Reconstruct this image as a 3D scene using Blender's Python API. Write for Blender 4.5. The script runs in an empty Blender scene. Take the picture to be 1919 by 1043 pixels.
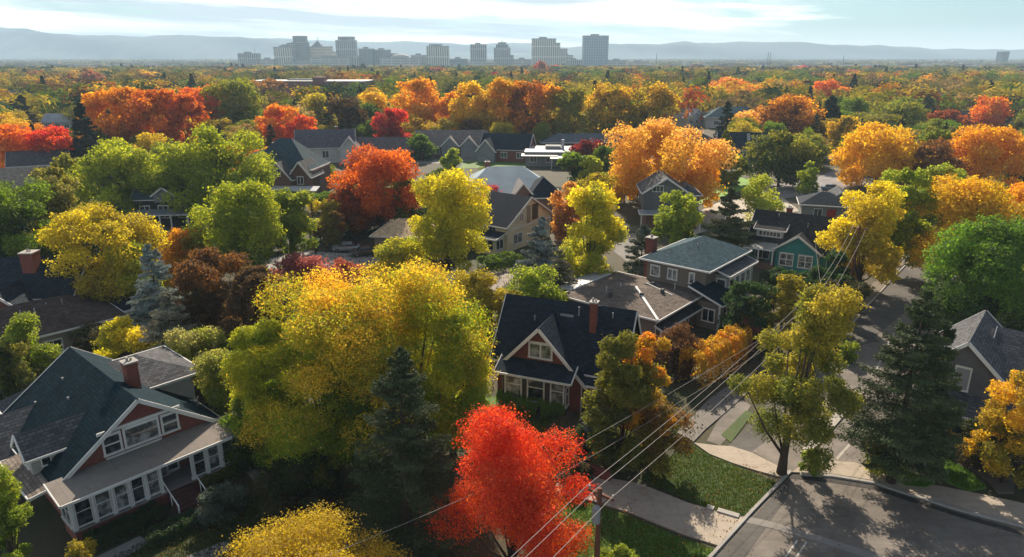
import bpy, math, random
import numpy as np
SC = bpy.context.scene
COL = SC.collection
TH = math.atan(416/1300); S_, C_ = math.sin(TH), math.cos(TH); CH = 31.0
SUN_EL, SUN_AZ = 33.0, -3.0          # degrees; azimuth from +Y towards +X

def P(px, py, z=0.0):
    """a point of the photograph at height z, as a place in the world"""
    d = (px-960)/1300; v = (py-521.5)/1300
    t = (CH-z)/(S_+v*C_)
    return (d*t, (C_-v*S_)*t, z)
def J(X, Y, Z):
    z = Y*C_+(CH-Z)*S_; dn = (CH-Z)*C_-Y*S_
    return 960+1300*X/z, 521.5+1300*dn/z

# ---------------------------------------------------------------- materials
_M = {}
def nt(name):
    m = bpy.data.materials.new(name); m.use_nodes = True
    n = m.node_tree; n.nodes.clear()
    out = n.nodes.new('ShaderNodeOutputMaterial')
    return m, n, out
def N(n, typ, **kw):
    x = n.nodes.new(typ)
    for k, v in kw.items():
        if k.startswith('i_'):
            key = k[2:]
            key = int(key) if key.isdigit() else key.replace('_', ' ')
            x.inputs[key].default_value = v
        else: setattr(x, k, v)
    return x
def rgba(c): return (c[0], c[1], c[2], 1)
def mixc(n, fac, a, b, blend='MIX'):
    x = n.nodes.new('ShaderNodeMix'); x.data_type = 'RGBA'; x.blend_type = blend
    for sock, val in ((0, fac), (6, a), (7, b)):
        if hasattr(val, 'is_linked') or hasattr(val, 'links'): n.links.new(val, x.inputs[sock])
        elif sock == 0: x.inputs[0].default_value = val
        else: x.inputs[sock].default_value = rgba(val)
    return x.outputs[2]
def ramp(n, fac, stops):
    r = n.nodes.new('ShaderNodeValToRGB'); e = r.color_ramp.elements
    while len(e) < len(stops): e.new(0.5)
    for i, (p, c) in enumerate(stops):
        e[i].position = p; e[i].color = rgba(c) if hasattr(c, '__len__') else (c, c, c, 1)
    n.links.new(fac, r.inputs[0]); return r.outputs[0]
def noise(n, vec, scale, detail=4, rough=.6):
    x = N(n, 'ShaderNodeTexNoise', i_Scale=scale, i_Detail=detail, i_Roughness=rough)
    if vec is not None: n.links.new(vec, x.inputs['Vector'])
    return x.outputs[0]
def math_(n, op, a, b=0.0, c=None):
    x = n.nodes.new('ShaderNodeMath'); x.operation = op
    for i, v in enumerate((a, b, c)):
        if v is None: continue
        if isinstance(v, (int, float)): x.inputs[i].default_value = v
        else: n.links.new(v, x.inputs[i])
    return x.outputs[0]
def scalevec(n, vec, s):
    x = n.nodes.new('ShaderNodeMapping'); x.inputs['Scale'].default_value = s
    n.links.new(vec, x.inputs['Vector']); return x.outputs[0]

def surf(kind, col, rough=.8, var=.25, scale=1.0):
    """kind: plain, brick, siding, shingle, concrete, asphalt, glass, wood"""
    key = (kind, tuple(col), rough, var, scale)
    if key in _M: return _M[key]
    m, n, out = nt(kind)
    b = N(n, 'ShaderNodeBsdfPrincipled'); b.inputs['Roughness'].default_value = rough; b.inputs['Specular IOR Level'].default_value = .5 if kind == 'glass' else (.08 if kind == 'shingle' else .22)
    n.links.new(b.outputs[0], out.inputs[0])
    tc = n.nodes.new('ShaderNodeTexCoord'); uv = tc.outputs['UV']; ob = tc.outputs['Object']
    c = tuple(col); dk = tuple(x*(1-var) for x in c); lt = tuple(min(1, x*(1+var)) for x in c)
    big = noise(n, ob, .35*scale, 5, .65)
    fine = noise(n, ob, 3.0*scale, 6, .7)
    basec = mixc(n, ramp(n, big, [(.3, 0.), (.7, 1.)]), dk, lt)
    bump_h = None
    if kind == 'brick':
        br = N(n, 'ShaderNodeTexBrick', i_Scale=1.0, i_Mortar_Size=.012, i_Brick_Width=.24, i_Row_Height=.085)
        br.inputs['Color1'].default_value = rgba(lt); br.inputs['Color2'].default_value = rgba(tuple(x*.62 for x in c))
        br.inputs['Mortar'].default_value = rgba(tuple(x*.5+.10 for x in c))
        n.links.new(uv, br.inputs['Vector']); basec = mixc(n, .75, basec, br.outputs[0])
        bump_h = br.outputs['Fac']
    elif kind == 'siding':
        w = N(n, 'ShaderNodeTexWave', i_Scale=2.6, i_Distortion=0.0); w.wave_type = 'BANDS'; w.bands_direction = 'Y'; w.wave_profile = 'SAW'
        n.links.new(uv, w.inputs['Vector'])
        basec = mixc(n, math_(n, 'MULTIPLY', w.outputs[0], .35), basec, tuple(x*.55 for x in c)); bump_h = w.outputs[0]
    elif kind == 'shingle':
        br = N(n, 'ShaderNodeTexBrick', i_Scale=1.0, i_Mortar_Size=.03, i_Brick_Width=.5, i_Row_Height=.26)
        br.inputs['Color1'].default_value = rgba(tuple(min(1, x*1.9) for x in c)); br.inputs['Color2'].default_value = rgba(tuple(x*.5 for x in c))
        br.inputs['Mortar'].default_value = rgba(tuple(x*.25 for x in c))
        n.links.new(uv, br.inputs['Vector'])
        streak = noise(n, scalevec(n, uv, (1.2, .12, 1)), 1.5, 5, .7)
        basec = mixc(n, .72, basec, br.outputs[0])
        basec = mixc(n, ramp(n, streak, [(.4, 0.), (.62, .45)]), basec, tuple(x*.6 for x in c))
        basec = mixc(n, ramp(n, noise(n, ob, .9, 7, .75), [(.5, 0.), (.75, .5)]), basec, tuple(min(1, x*1.5+.02) for x in c))
        bump_h = br.outputs['Fac']
    elif kind == 'concrete':
        br = N(n, 'ShaderNodeTexBrick', i_Scale=1.0, i_Mortar_Size=.014, i_Brick_Width=1.7, i_Row_Height=1.6); br.offset = 0
        br.inputs['Color1'].default_value = rgba(c); br.inputs['Color2'].default_value = rgba(tuple(x*.88 for x in c)); br.inputs['Mortar'].default_value = rgba(tuple(x*.35 for x in c))
        n.links.new(uv, br.inputs['Vector'])
        basec = mixc(n, .6, basec, br.outputs[0])
        basec = mixc(n, ramp(n, noise(n, ob, 1.1, 8, .8), [(.48, 0.), (.68, .55)]), basec, tuple(x*.5 for x in c))
    elif kind == 'asphalt':
        basec = mixc(n, ramp(n, noise(n, ob, .25, 8, .75), [(.42, 0.), (.62, .8)]), basec, tuple(x*1.7 for x in c))
        st = noise(n, scalevec(n, uv, (.15, 1.6, 1)), .8, 6, .7)
        basec = mixc(n, ramp(n, st, [(.45, 0.), (.7, .45)]), basec, tuple(x*.55 for x in c))
    elif kind == 'wood':
        st = noise(n, scalevec(n, uv, (.3, 6, 1)), 2.5, 5, .7); basec = mixc(n, st, dk, lt)
    if kind != 'glass':
        basec = mixc(n, math_(n, 'MULTIPLY', fine, .35), basec, tuple(x*.55 for x in c))
    else:
        b.inputs['Roughness'].default_value = .06; b.inputs['Specular IOR Level'].default_value = .8
        basec = mixc(n, ramp(n, noise(n, ob, 1.6, 3, .6), [(.42, 0.), (.6, 1.)]), dk, tuple(x*3+.03 for x in c))
    n.links.new(basec, b.inputs['Base Color'])
    if kind != 'glass':
        bp = N(n, 'ShaderNodeBump', i_Strength=.35, i_Distance=.03)
        hh = math_(n, 'ADD', math_(n, 'MULTIPLY', bump_h, -.6), fine) if bump_h is not None else fine
        n.links.new(hh, bp.inputs['Height']); n.links.new(bp.outputs[0], b.inputs['Normal'])
    _M[key] = m; return m

def leaf_material(name, stuff=False, transl=.5):
    m, n, out = nt(name)
    v = N(n, 'ShaderNodeAttribute', attribute_name='shade').outputs['Fac']
    if stuff:
        base = N(n, 'ShaderNodeAttribute', attribute_name='tint').outputs['Color']
    else:
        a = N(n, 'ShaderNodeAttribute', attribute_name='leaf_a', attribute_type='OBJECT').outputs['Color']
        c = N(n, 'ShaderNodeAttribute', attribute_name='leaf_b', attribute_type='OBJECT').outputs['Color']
        t = N(n, 'ShaderNodeAttribute', attribute_name='turn_shade').outputs['Fac']
        base = mixc(n, t, c, a)  # leaf_b carries autumn colour and the painted shade of the crown interior
    x = n.nodes.new('ShaderNodeHueSaturation')
    n.links.new(math_(n, 'MULTIPLY_ADD', v, .6, .68), x.inputs['Value'])
    n.links.new(math_(n, 'MULTIPLY_ADD', v, .05, .475), x.inputs['Hue'])
    n.links.new(base, x.inputs['Color'])
    d = N(n, 'ShaderNodeBsdfDiffuse', i_Roughness=.6); t_ = N(n, 'ShaderNodeBsdfTranslucent')
    n.links.new(x.outputs[0], d.inputs[0]); n.links.new(mixc(n, 1.0, x.outputs[0], (1.0, .97, .7), 'MULTIPLY'), t_.inputs[0])
    mx = n.nodes.new('ShaderNodeMixShader'); mx.inputs[0].default_value = transl
    n.links.new(d.outputs[0], mx.inputs[1]); n.links.new(t_.outputs[0], mx.inputs[2])
    g = N(n, 'ShaderNodeBsdfGlossy', i_Roughness=.6); g.inputs[0].default_value = (.9, .9, .85, 1)
    m2 = n.nodes.new('ShaderNodeMixShader'); m2.inputs[0].default_value = .0 if stuff else .02
    n.links.new(mx.outputs[0], m2.inputs[1]); n.links.new(g.outputs[0], m2.inputs[2])
    n.links.new(m2.outputs[0], out.inputs[0]); return m

# ---------------------------------------------------------------- objects
def tag(o, label=None, cat=None, group=None, kind=None):
    if label: o['label'] = label
    if cat: o['category'] = cat
    if group: o['group'] = group
    if kind: o['kind'] = kind
    return o
def empty(name, loc, rz=0):
    o = bpy.data.objects.new(name, None); COL.objects.link(o)
    o.location = loc; o.rotation_euler = (0, 0, rz); o.empty_display_size = .5
    return o

class MB:
    def __init__(s): s.v = []; s.f = []; s.m = []
    def add(s, vs, fs, mi=0):
        k = len(s.v); s.v += [tuple(map(float, p)) for p in vs]
        for f in fs: s.f.append([i+k for i in f]); s.m.append(mi)
    def box(s, x0, x1, y0, y1, z0, z1, mi=0):
        vs = [(x0,y0,z0),(x1,y0,z0),(x1,y1,z0),(x0,y1,z0),(x0,y0,z1),(x1,y0,z1),(x1,y1,z1),(x0,y1,z1)]
        s.add(vs, [(0,3,2,1),(4,5,6,7),(0,1,5,4),(1,2,6,5),(2,3,7,6),(3,0,4,7)], mi)
    def slab(s, pts, th, mi=0):
        """pts counter-clockwise seen from above; thickness straight down"""
        n = len(pts); low = [(p[0], p[1], p[2]-th) for p in pts]
        fs = [tuple(range(n)), tuple(range(2*n-1, n-1, -1))] + [(i, i+n, (i+1) % n+n, (i+1) % n) for i in range(n)]
        s.add(list(pts)+low, fs, mi)
    def beam(s, a, b, wd, ht, mi=0):
        """bar from a to b: wd across (horizontal), ht high, centred"""
        a = np.array(a, float); b = np.array(b, float); d = b-a; L = np.linalg.norm(d)
        if L < 1e-6: return
        d /= L; up = np.array((0, 0, 1.)) if abs(d[2]) < .95 else np.array((0, 1., 0))
        sd = np.cross(d, up); sd /= np.linalg.norm(sd); u2 = np.cross(sd, d)
        vs = []
        for e in (a, b):
            for i, j in ((-1,-1),(1,-1),(1,1),(-1,1)): vs.append(e+sd*i*wd/2+u2*j*ht/2)
        s.add(vs, [(3,2,1,0),(4,5,6,7),(0,1,5,4),(1,2,6,5),(2,3,7,6),(3,0,4,7)], mi)
    def tube(s, pts, rads, seg=8, mi=0, cap=True):
        rings = []; k0 = len(s.v); pts = [np.array(p, float) for p in pts]
        for i, p in enumerate(pts):
            d = pts[min(i+1, len(pts)-1)]-pts[max(i-1, 0)]; d = d/(np.linalg.norm(d)+1e-9)
            up = np.array((0, 0, 1.)) if abs(d[2]) < .9 else np.array((1., 0, 0))
            sx = np.cross(d, up); sx /= np.linalg.norm(sx); sy = np.cross(sx, d)
            for q in range(seg):
                a = 2*math.pi*q/seg; s.v.append(tuple(p+(sx*math.cos(a)+sy*math.sin(a))*rads[i]))
        for i in range(len(pts)-1):
            for q in range(seg):
                a = k0+i*seg+q; b = k0+i*seg+(q+1) % seg
                s.f.append([a, b, b+seg, a+seg]); s.m.append(mi)
        if cap:
            s.f.append([k0+q for q in range(seg)][::-1]); s.m.append(mi)
            e = k0+(len(pts)-1)*seg; s.f.append([e+q for q in range(seg)]); s.m.append(mi)
    def build(s, name, mats, parent=None, smooth=False):
        me = bpy.data.meshes.new(name); me.from_pydata(s.v, [], s.f)
        if not isinstance(mats, (list, tuple)): mats = [mats]
        for m in mats: me.materials.append(m)
        me.polygons.foreach_set('material_index', s.m)
        if smooth: me.polygons.foreach_set('use_smooth', [True]*len(s.f))
        uvl = me.uv_layers.new(name='UVMap'); data = np.zeros(len(me.loops)*2)
        V = np.array(s.v).reshape(-1, 3); k = 0
        for f in s.f:
            p = V[f]; nrm = np.cross(p[1]-p[0], p[2]-p[0]) + (np.cross(p[2]-p[0], p[3]-p[0]) if len(f) > 3 else 0)
            nrm = nrm/(np.linalg.norm(nrm)+1e-12)
            t = np.cross((0, 0, 1.), nrm); L = np.linalg.norm(t); t = t/L if L > .05 else np.array((1., 0, 0))
            b = np.cross(nrm, t)
            for q in p: data[k] = q@t; data[k+1] = q@b; k += 2
        uvl.data.foreach_set('uv', data)
        me.update()
        o = bpy.data.objects.new(name, me); COL.objects.link(o)
        if parent is not None: o.parent = parent
        return o

# ---------------------------------------------------------------- houses
W_TRIM = surf('plain', (.74, .72, .68), .6, .12)
GLASS = surf('glass', (.012, .015, .018))
CURT = surf('glass', (.10, .10, .095))
BRICKRED = (.22, .055, .035)
class House:
    def __init__(s, name, label, x, y, rot, cat='house', group=None):
        s.root = tag(empty(name, (x, y, 0), math.radians(rot)), label, cat, group)
        s.trim = W_TRIM; s.x, s.y, s.a = x, y, math.radians(rot)
        HOUSES.append(s); s.ext = []
    def mark(s, u0, u1, w0, w1, z1): s.ext.append((u0, u1, w0, w1, z1))
    def walls(s, u0, u1, w0, w1, z0, z1, mat, gable=None, rise=0, name='wall'):
        b = MB(); mu, mw = (u0+u1)/2, (w0+w1)/2
        A = [(u0,w0),(u1,w0),(u1,w1),(u0,w1)]
        vs = [(p[0],p[1],z0) for p in A]+[(p[0],p[1],z1) for p in A]
        if gable == 'w':
            vs += [(mu,w0,z1+rise),(mu,w1,z1+rise)]
            fs = [(0,1,5,8,4),(2,3,7,9,6),(1,2,6,5),(3,0,4,7),(4,8,9,7),(8,5,6,9)]
        elif gable == 'u':
            vs += [(u0,mw,z1+rise),(u1,mw,z1+rise)]
            fs = [(0,1,5,4),(2,3,7,6),(1,2,6,9,5),(3,0,4,8,7),(4,5,9,8),(8,9,6,7)]
        else: fs = [(0,1,5,4),(1,2,6,5),(2,3,7,6),(3,0,4,7),(4,5,6,7)]
        b.add(vs, fs); s.mark(u0, u1, w0, w1, z1+rise)
        return b.build(name, mat, s.root)
    def gable(s, u0, u1, w0, w1, z, rise, mat, axis='w', oh=.5, ohr=None, th=.16, trim=True, drop=None):
        """roof over a rectangle whose walls end at z; ridge at z+rise; eaves overhang oh, rakes ohr"""
        ohr = oh if ohr is None else ohr
        half = (u1-u0)/2 if axis == 'w' else (w1-w0)/2
        ez = z-rise*oh/half; rz = z+rise+.02; g = .03
        def pt(a, l, zz):   # a across, l along
            return (a, l, zz) if axis == 'w' else (l, a, zz)
        if axis == 'w': a0, a1, l0, l1 = u0-oh, u1+oh, w0-ohr, w1+ohr
        else: a0, a1, l0, l1 = w0-oh, w1+oh, u0-ohr, u1+ohr
        am = (a0+a1)/2; b = MB()
        L = [pt(a0,l0,ez+g),pt(am,l0,rz+g),pt(am,l1,rz+g),pt(a0,l1,ez+g)]
        R = [pt(am,l0,rz+g),pt(a1,l0,ez+g),pt(a1,l1,ez+g),pt(am,l1,rz+g)]
        if axis == 'u': L = L[::-1]; R = R[::-1]
        top = [p for p in L]
        b.slab([(p[0],p[1],p[2]+th) for p in L], th); b.slab([(p[0],p[1],p[2]+th) for p in R], th)
        o = b.build('roof', mat, s.root)
        if trim:
            t = MB()
            for l in (l0-.035, l1+.035):
                for a in (a0, a1): t.beam(pt(a,l,ez+th/2-.02), pt(am,l,rz+th/2-.02), .07, .30)
            for a in (a0-.05 if a0 < a1 else a0, a1+.05): t.beam(pt(a,l0,ez+th/2-.02), pt(a,l1,ez+th/2-.02), .09, .17)
            t.build('trim', s.trim, s.root)
        return o
    def hip(s, u0, u1, w0, w1, z, rise, mat, oh=.6, inset=None, th=.15, trim=True):
        a0, a1, b0, b1 = u0-oh, u1+oh, w0-oh, w1+oh; zz = z+th
        lu, lw = a1-a0, b1-b0
        ins = min(lu, lw)/2 if inset is None else inset
        if lu >= lw: r0, r1 = (a0+ins, (b0+b1)/2), (a1-ins, (b0+b1)/2)
        else: r0, r1 = ((a0+a1)/2, b0+ins), ((a0+a1)/2, b1-ins)
        vs = [(a0,b0,zz),(a1,b0,zz),(a1,b1,zz),(a0,b1,zz),(r0[0],r0[1],z+rise),(r1[0],r1[1],z+rise)]
        if lu >= lw: fs = [(0,1,5,4),(1,2,5),(2,3,4,5),(3,0,4)]
        else: fs = [(0,1,4),(1,2,5,4),(2,3,5),(3,0,4,5)]
        vs += [(a0,b0,z),(a1,b0,z),(a1,b1,z),(a0,b1,z)]
        fs += [(9,8,7,6),(6,7,1,0),(7,8,2,1),(8,9,3,2),(9,6,0,3)]
        b = MB(); b.add(vs, fs); o = b.build('roof', mat, s.root)
        if trim:
            t = MB(); e = .045; h = z+th/2
            t.beam((a0-.09,b0-e,h),(a1+.09,b0-e,h),.09,.2); t.beam((a0-.09,b1+e,h),(a1+.09,b1+e,h),.09,.2)
            t.beam((a0-e,b0,h),(a0-e,b1,h),.09,.2); t.beam((a1+e,b0,h),(a1+e,b1,h),.09,.2)
            t.build('trim', s.trim, s.root)
        return o
    def shed(s, u0, u1, w0, w1, z0, z1, mat, th=.14, trim=True, side='w', name='roof'):
        """single slope: z0 at the low edge (w0 or u0), z1 at the other"""
        if side == 'w': pts = [(u0,w0,z0),(u1,w0,z0),(u1,w1,z1),(u0,w1,z1)]
        else: pts = [(u0,w0,z0),(u1,w0,z1),(u1,w1,z1),(u0,w1,z0)]
        b = MB(); b.slab(pts, th); o = b.build(name, mat, s.root)
        if trim:
            t = MB(); q = [(p[0],p[1],p[2]-th/2) for p in pts]
            for i in (0, 1, 3):
                a_, c_ = q[i], q[(i+1) % 4]
                off = [(0,-.05,0),(.05,0,0),(0,.05,0),(-.05,0,0)][i]
                t.beam([a_[k]+off[k] for k in range(3)], [c_[k]+off[k] for k in range(3)], .08, .2)
            t.build('trim', s.trim, s.root)
        return o
    def window(s, u, w, z, wd, ht, face=0, cols=2, rows=1, glass=None, fr=.09, split=None, trim=None, label=None):
        """u,w,z: bottom centre on the wall; face: 0 front, 90 right side, -90 left side, 180 back"""
        a = math.radians(face); d = (math.cos(a), math.sin(a)); nn = (math.sin(a), -math.cos(a))
        def q(x, zz, o): return (u+d[0]*x+nn[0]*o, w+d[1]*x+nn[1]*o, z+zz)
        b = MB(); h = wd/2
        b.beam(q(-h-fr,ht,.03), q(h+fr,ht,.03), .12, fr*1.5); b.beam(q(-h-fr-.03,0,.05), q(h+fr+.03,0,.05), .18, fr)
        for x in (-h-fr/2, h+fr/2): b.beam(q(x,fr/2,.03), q(x,ht-fr*.75,.03), .10, fr) if False else b.add([q(x-fr/2,0,-.02),q(x+fr/2,0,-.02),q(x+fr/2,0,.08),q(x-fr/2,0,.08),q(x-fr/2,ht,-.02),q(x+fr/2,ht,-.02),q(x+fr/2,ht,.08),q(x-fr/2,ht,.08)], [(0,3,2,1),(4,5,6,7),(0,1,5,4),(1,2,6,5),(2,3,7,6),(3,0,4,7)])
        for i in range(1, cols):
            x = -h+wd*i/cols; e = fr*.45
            b.add([q(x-e,0,-.02),q(x+e,0,-.02),q(x+e,0,.06),q(x-e,0,.06),q(x-e,ht,-.02),q(x+e,ht,-.02),q(x+e,ht,.06),q(x-e,ht,.06)], [(0,3,2,1),(4,5,6,7),(0,1,5,4),(1,2,6,5),(2,3,7,6),(3,0,4,7)])
        zs = [ht*i/rows for i in range(1, rows)] if split is None else [ht*split]
        for zz in zs: b.beam(q(-h,zz,.02), q(h,zz,.02), .06, fr*.7)
        f = b.build('window', trim or s.trim, s.root)
        if label: f['label'] = label
        p = MB(); p.add([q(-h,0,.012),q(h,0,.012),q(h,ht,.012),q(-h,ht,.012)], [(0,1,2,3)])
        p.build('pane', glass or GLASS, f); return f
    def box(s, name, u0, u1, w0, w1, z0, z1, mat, parent=None, label=None):
        b = MB(); b.box(u0,u1,w0,w1,z0,z1); o = b.build(name, mat, parent or s.root)
        if label: o['label'] = label
        return o
    def chimney(s, u, w, z0, z1, sz=.7, mat=None, cap=True):
        b = MB(); b.box(u-sz/2,u+sz/2,w-sz/2,w+sz/2,z0,z1-.12); b.box(u-sz/2-.07,u+sz/2+.07,w-sz/2-.07,w+sz/2+.07,z1-.35,z1-.2)
        c = b.build('chimney', mat or surf('brick', BRICKRED), s.root)
        if cap:
            k = MB(); k.box(u-sz/2-.1,u+sz/2+.1,w-sz/2-.1,w+sz/2+.1,z1-.12,z1)
            k.tube([(u-.12,w,z1),(u-.12,w,z1+.3)],[.11,.09]); k.tube([(u+.15,w,z1),(u+.15,w,z1+.22)],[.09,.08])
            k.build('cap', surf('plain', (.35,.33,.30)), c)
        return c
    def posts(s, pts, z0, z1, sz=.16, mat=None):
        for (u, w) in pts:
            b = MB(); b.box(u-sz/2,u+sz/2,w-sz/2,w+sz/2,z0,z1); b.box(u-sz*.8,u+sz*.8,w-sz*.8,w+sz*.8,z0,z0+.14); b.build('post', mat or s.trim, s.root)
    def steps(s, u0, u1, w_front, w_back, z_top, n, mat):
        b = MB()
        for i in range(n): b.box(u0, u1, w_front+(w_back-w_front)*i/n, w_back, z_top*i/n, z_top*(i+1)/n-.003)
        return b.build('steps', mat, s.root)
    def world(s, u, w):
        return s.x+u*math.cos(s.a)-w*math.sin(s.a), s.y+u*math.sin(s.a)+w*math.cos(s.a)
HOUSES = []
# ---------------------------------------------------------------- foliage
LEAF = leaf_material('leaves', transl=.62)
NEEDLE = leaf_material('needles', transl=.12)
BARK = surf('wood', (.07, .05, .035), .9)
def quads_mesh(name, C, Nn, T, sz, asp, mats, attrs, extra=None, tris=None):
    """leaf faces: centres C, normals Nn, long axes T, sizes sz"""
    n = len(C)
    T = T-Nn*(T*Nn).sum(1, keepdims=True); T /= np.linalg.norm(T, axis=1, keepdims=True)+1e-9
    B = np.cross(Nn, T); a = (sz*.5)[:, None]; b = a*(asp[:, None] if hasattr(asp, '__len__') else asp)
    V = np.stack([C-T*a, C-B*b+T*a*.1, C+T*a, C+B*b-T*a*.05], 1).reshape(-1, 3)
    ev, ef, nb = (extra if extra else (np.zeros((0, 3)), [], 0))
    me = bpy.data.meshes.new(name)
    nv = len(V)+len(ev); me.vertices.add(nv)
    me.vertices.foreach_set('co', np.concatenate([V, np.array(ev).reshape(-1, 3)]).astype(np.float32).ravel())
    ne = len(ef); loops = np.arange(4*n)
    if ne: loops = np.concatenate([loops, (np.array(ef)+4*n).ravel()])
    me.loops.add(len(loops)); me.loops.foreach_set('vertex_index', loops.astype(np.int32))
    me.polygons.add(n+ne); me.polygons.foreach_set('loop_start', (np.arange(n+ne)*4).astype(np.int32))
    me.polygons.foreach_set('loop_total', np.full(n+ne, 4, np.int32))
    for m in mats: me.materials.append(m)
    if ne: me.polygons.foreach_set('material_index', np.concatenate([np.zeros(n), np.ones(ne)]).astype(np.int32))
    me.update(calc_edges=True)
    for k, arr in attrs.items():
        if arr.ndim == 1:
            at = me.attributes.new(k, 'FLOAT', 'FACE'); at.data.foreach_set('value', np.concatenate([arr, np.zeros(ne)]).astype(np.float32))
        else:
            at = me.attributes.new(k, 'FLOAT_COLOR', 'FACE'); c4 = np.concatenate([arr, np.ones((len(arr), 1))], 1)
            at.data.foreach_set('color', np.concatenate([c4, np.ones((ne, 4))]).astype(np.float32).ravel())
    return me
def unit(v): return v/(np.linalg.norm(v, axis=-1, keepdims=True)+1e-9)
FORMS = {'round': (.42, 3.2, 2.0), 'oval': (.40, 3.4, 1.8), 'spread': (.55, 2.0, 2.2), 'column': (.4, 5, 2.4), 'egg': (.30, 2.6, 1.35)}   # widest height, fullness below and above
def crown_points(rs, W, H, cb, form, n, K=34, ragged=1.0):
    """leaf centres of a crown of width W from cb*H to H, plus clump centres"""
    tp, lo_e, up_e = FORMS[form]; R = W/2; z0 = cb*H; hh = H-z0
    ph = rs.uniform(0, 6.28, 6); am = rs.uniform(.06, .17, 6)*ragged
    def rad(t, az):
        lo = 1+am[0]*np.sin(az+ph[0])+am[1]*np.sin(2*az+ph[1]+3*t)+am[2]*np.sin(3*az+ph[2]-4*t)+am[3]*np.sin(5*az+ph[3]+9*t)
        t = np.clip(t, .001, .999); f = np.where(t < tp, (tp-t)/tp, (t-tp)/(1-tp)); ex = np.where(t < tp, lo_e, up_e)
        return R*np.sqrt(1-f**ex)*lo
    t = np.concatenate([rs.uniform(.06, .88, K), rs.uniform(.25, .75, K//4)])
    az = rs.uniform(0, 6.28, len(t)); rf = np.concatenate([rs.uniform(.62, .88, K), rs.uniform(.0, .4, K//4)])
    r = rad(t, az)*rf
    cc = np.stack([r*np.cos(az), r*np.sin(az), z0+t*hh], 1)
    # a few clumps mark the very top
    top = rs.uniform(-.35, .35, (4, 2))*R*.6
    cc = np.concatenate([cc, np.column_stack([top, np.full(4, z0+hh*.88)+rs.uniform(-.06, .03, 4)*hh])])
    cr = rs.uniform(.20, .36, len(cc))*min(R, hh*.62)*(34/K)**.33
    cr[-4:] *= .75
    pr = cr**2; k = rs.choice(len(cc), n, p=pr/pr.sum())
    d = unit(rs.normal(size=(n, 3))+np.array([0, 0, .25]))
    lump = 1+.22*np.sin(5*d[:, 0]+k)*np.sin(5*d[:, 1]+2*k)+.15*np.sin(9*d[:, 2]+3*k)
    dist = cr[k]*(1-.5*rs.uniform(0, 1, n)**1.7)*lump
    sp = rs.uniform(0, 1, n) < .10*ragged; dist = np.where(sp, dist*rs.uniform(1.0, 1.28, n), dist)
    C = cc[k]+d*dist[:, None]*np.array([1.08, 1.08, .88])
    C[:, 2] = np.maximum(C[:, 2], z0*.85+.05*rs.uniform(0, 1, n)*H)
    # fit the envelope to the wanted size
    for ax in (0, 1):
        lo_, hi_ = np.percentile(C[:, ax], [.7, 99.3]); mid = (lo_+hi_)/2; f = W/(hi_-lo_)
        C[:, ax] = (C[:, ax]-mid)*f; cc[:, ax] = (cc[:, ax]-mid)*f
    zt = np.percentile(C[:, 2], 99.8); C[:, 2] = z0+(C[:, 2]-z0)*hh/(zt-z0)
    return C, d, k, cc
def trunk_mb(rs, H, cb, R, cc, r0=None, z_lean=0):
    b = MB(); r0 = r0 or max(.14, H*.022); zt = H*(cb+.45*(1-cb))
    pts = []; rr = []
    for i in range(6):
        f = i/5; pts.append((rs.uniform(-.02, .02)*H*f, rs.uniform(-.02, .02)*H*f, zt*f)); rr.append(r0*(1.25 if i == 0 else 1-.55*f))
    b.tube(pts, rr, 9)
    sel = [c for c in cc if c[2] > cb*H][:9]
    for c in sel:
        f = min(.95, max(.35, (c[2]/H)*.55)); i = int(f*5); s0 = np.array(pts[i])
        e = np.array(c)*np.array([.85, .85, 1]); m = s0*.55+e*.45+np.array([0, 0, -.03*H])
        b.tube([s0, m, e], [r0*.42, r0*.26, r0*.08], 6)
    return b
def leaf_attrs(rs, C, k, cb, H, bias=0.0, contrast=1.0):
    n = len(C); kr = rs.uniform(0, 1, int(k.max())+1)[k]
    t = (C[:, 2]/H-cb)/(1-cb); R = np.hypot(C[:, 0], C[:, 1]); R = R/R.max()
    turn_shade = .05+.75*t+.4*(R-.5)+.8*(kr-.5)+rs.normal(0, .16, n)+bias  # lower and inner leaves go to leaf_b: autumn turn plus painted interior shade
    turn_shade = np.clip(.5+(turn_shade-.5)*contrast, 0, 1); shade = np.clip(rs.beta(3, 3, n)*.8+.2*kr, 0, 1)
    return {'turn_shade': turn_shade, 'shade': shade}
def broadleaf_mesh(seed, W, H, cb=.2, form='round', leaf=.25, cover=2.6, K=34, ragged=1.0, contrast=1.0, with_trunk=False, nmax=110000):
    rs = np.random.RandomState(seed)
    hh = H*(1-cb); area = math.pi*W*hh*1.15
    n = int(min(nmax, max(200, cover*area/(leaf*leaf*.42))))
    C, d, k, cc = crown_points(rs, W, H, cb, form, n, K, ragged)
    Nn = unit(d*.55+rs.normal(size=(n, 3))*.6+np.array([0, 0, .35])); T = rs.normal(size=(n, 3))+np.array([0, 0, -.4])
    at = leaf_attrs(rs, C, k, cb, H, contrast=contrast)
    sz = leaf*rs.uniform(.7, 1.35, n); tr = trunk_mb(rs, H, cb, W/2, cc)
    extra = None
    if with_trunk:
        ef = [f for f in tr.f if len(f) == 4]; extra = (tr.v, ef, 0)
    me = quads_mesh('crown', C, Nn, T, sz, rs.uniform(.55, .9, n), [LEAF, BARK] if with_trunk else [LEAF], at, extra)
    return me, tr
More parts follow.
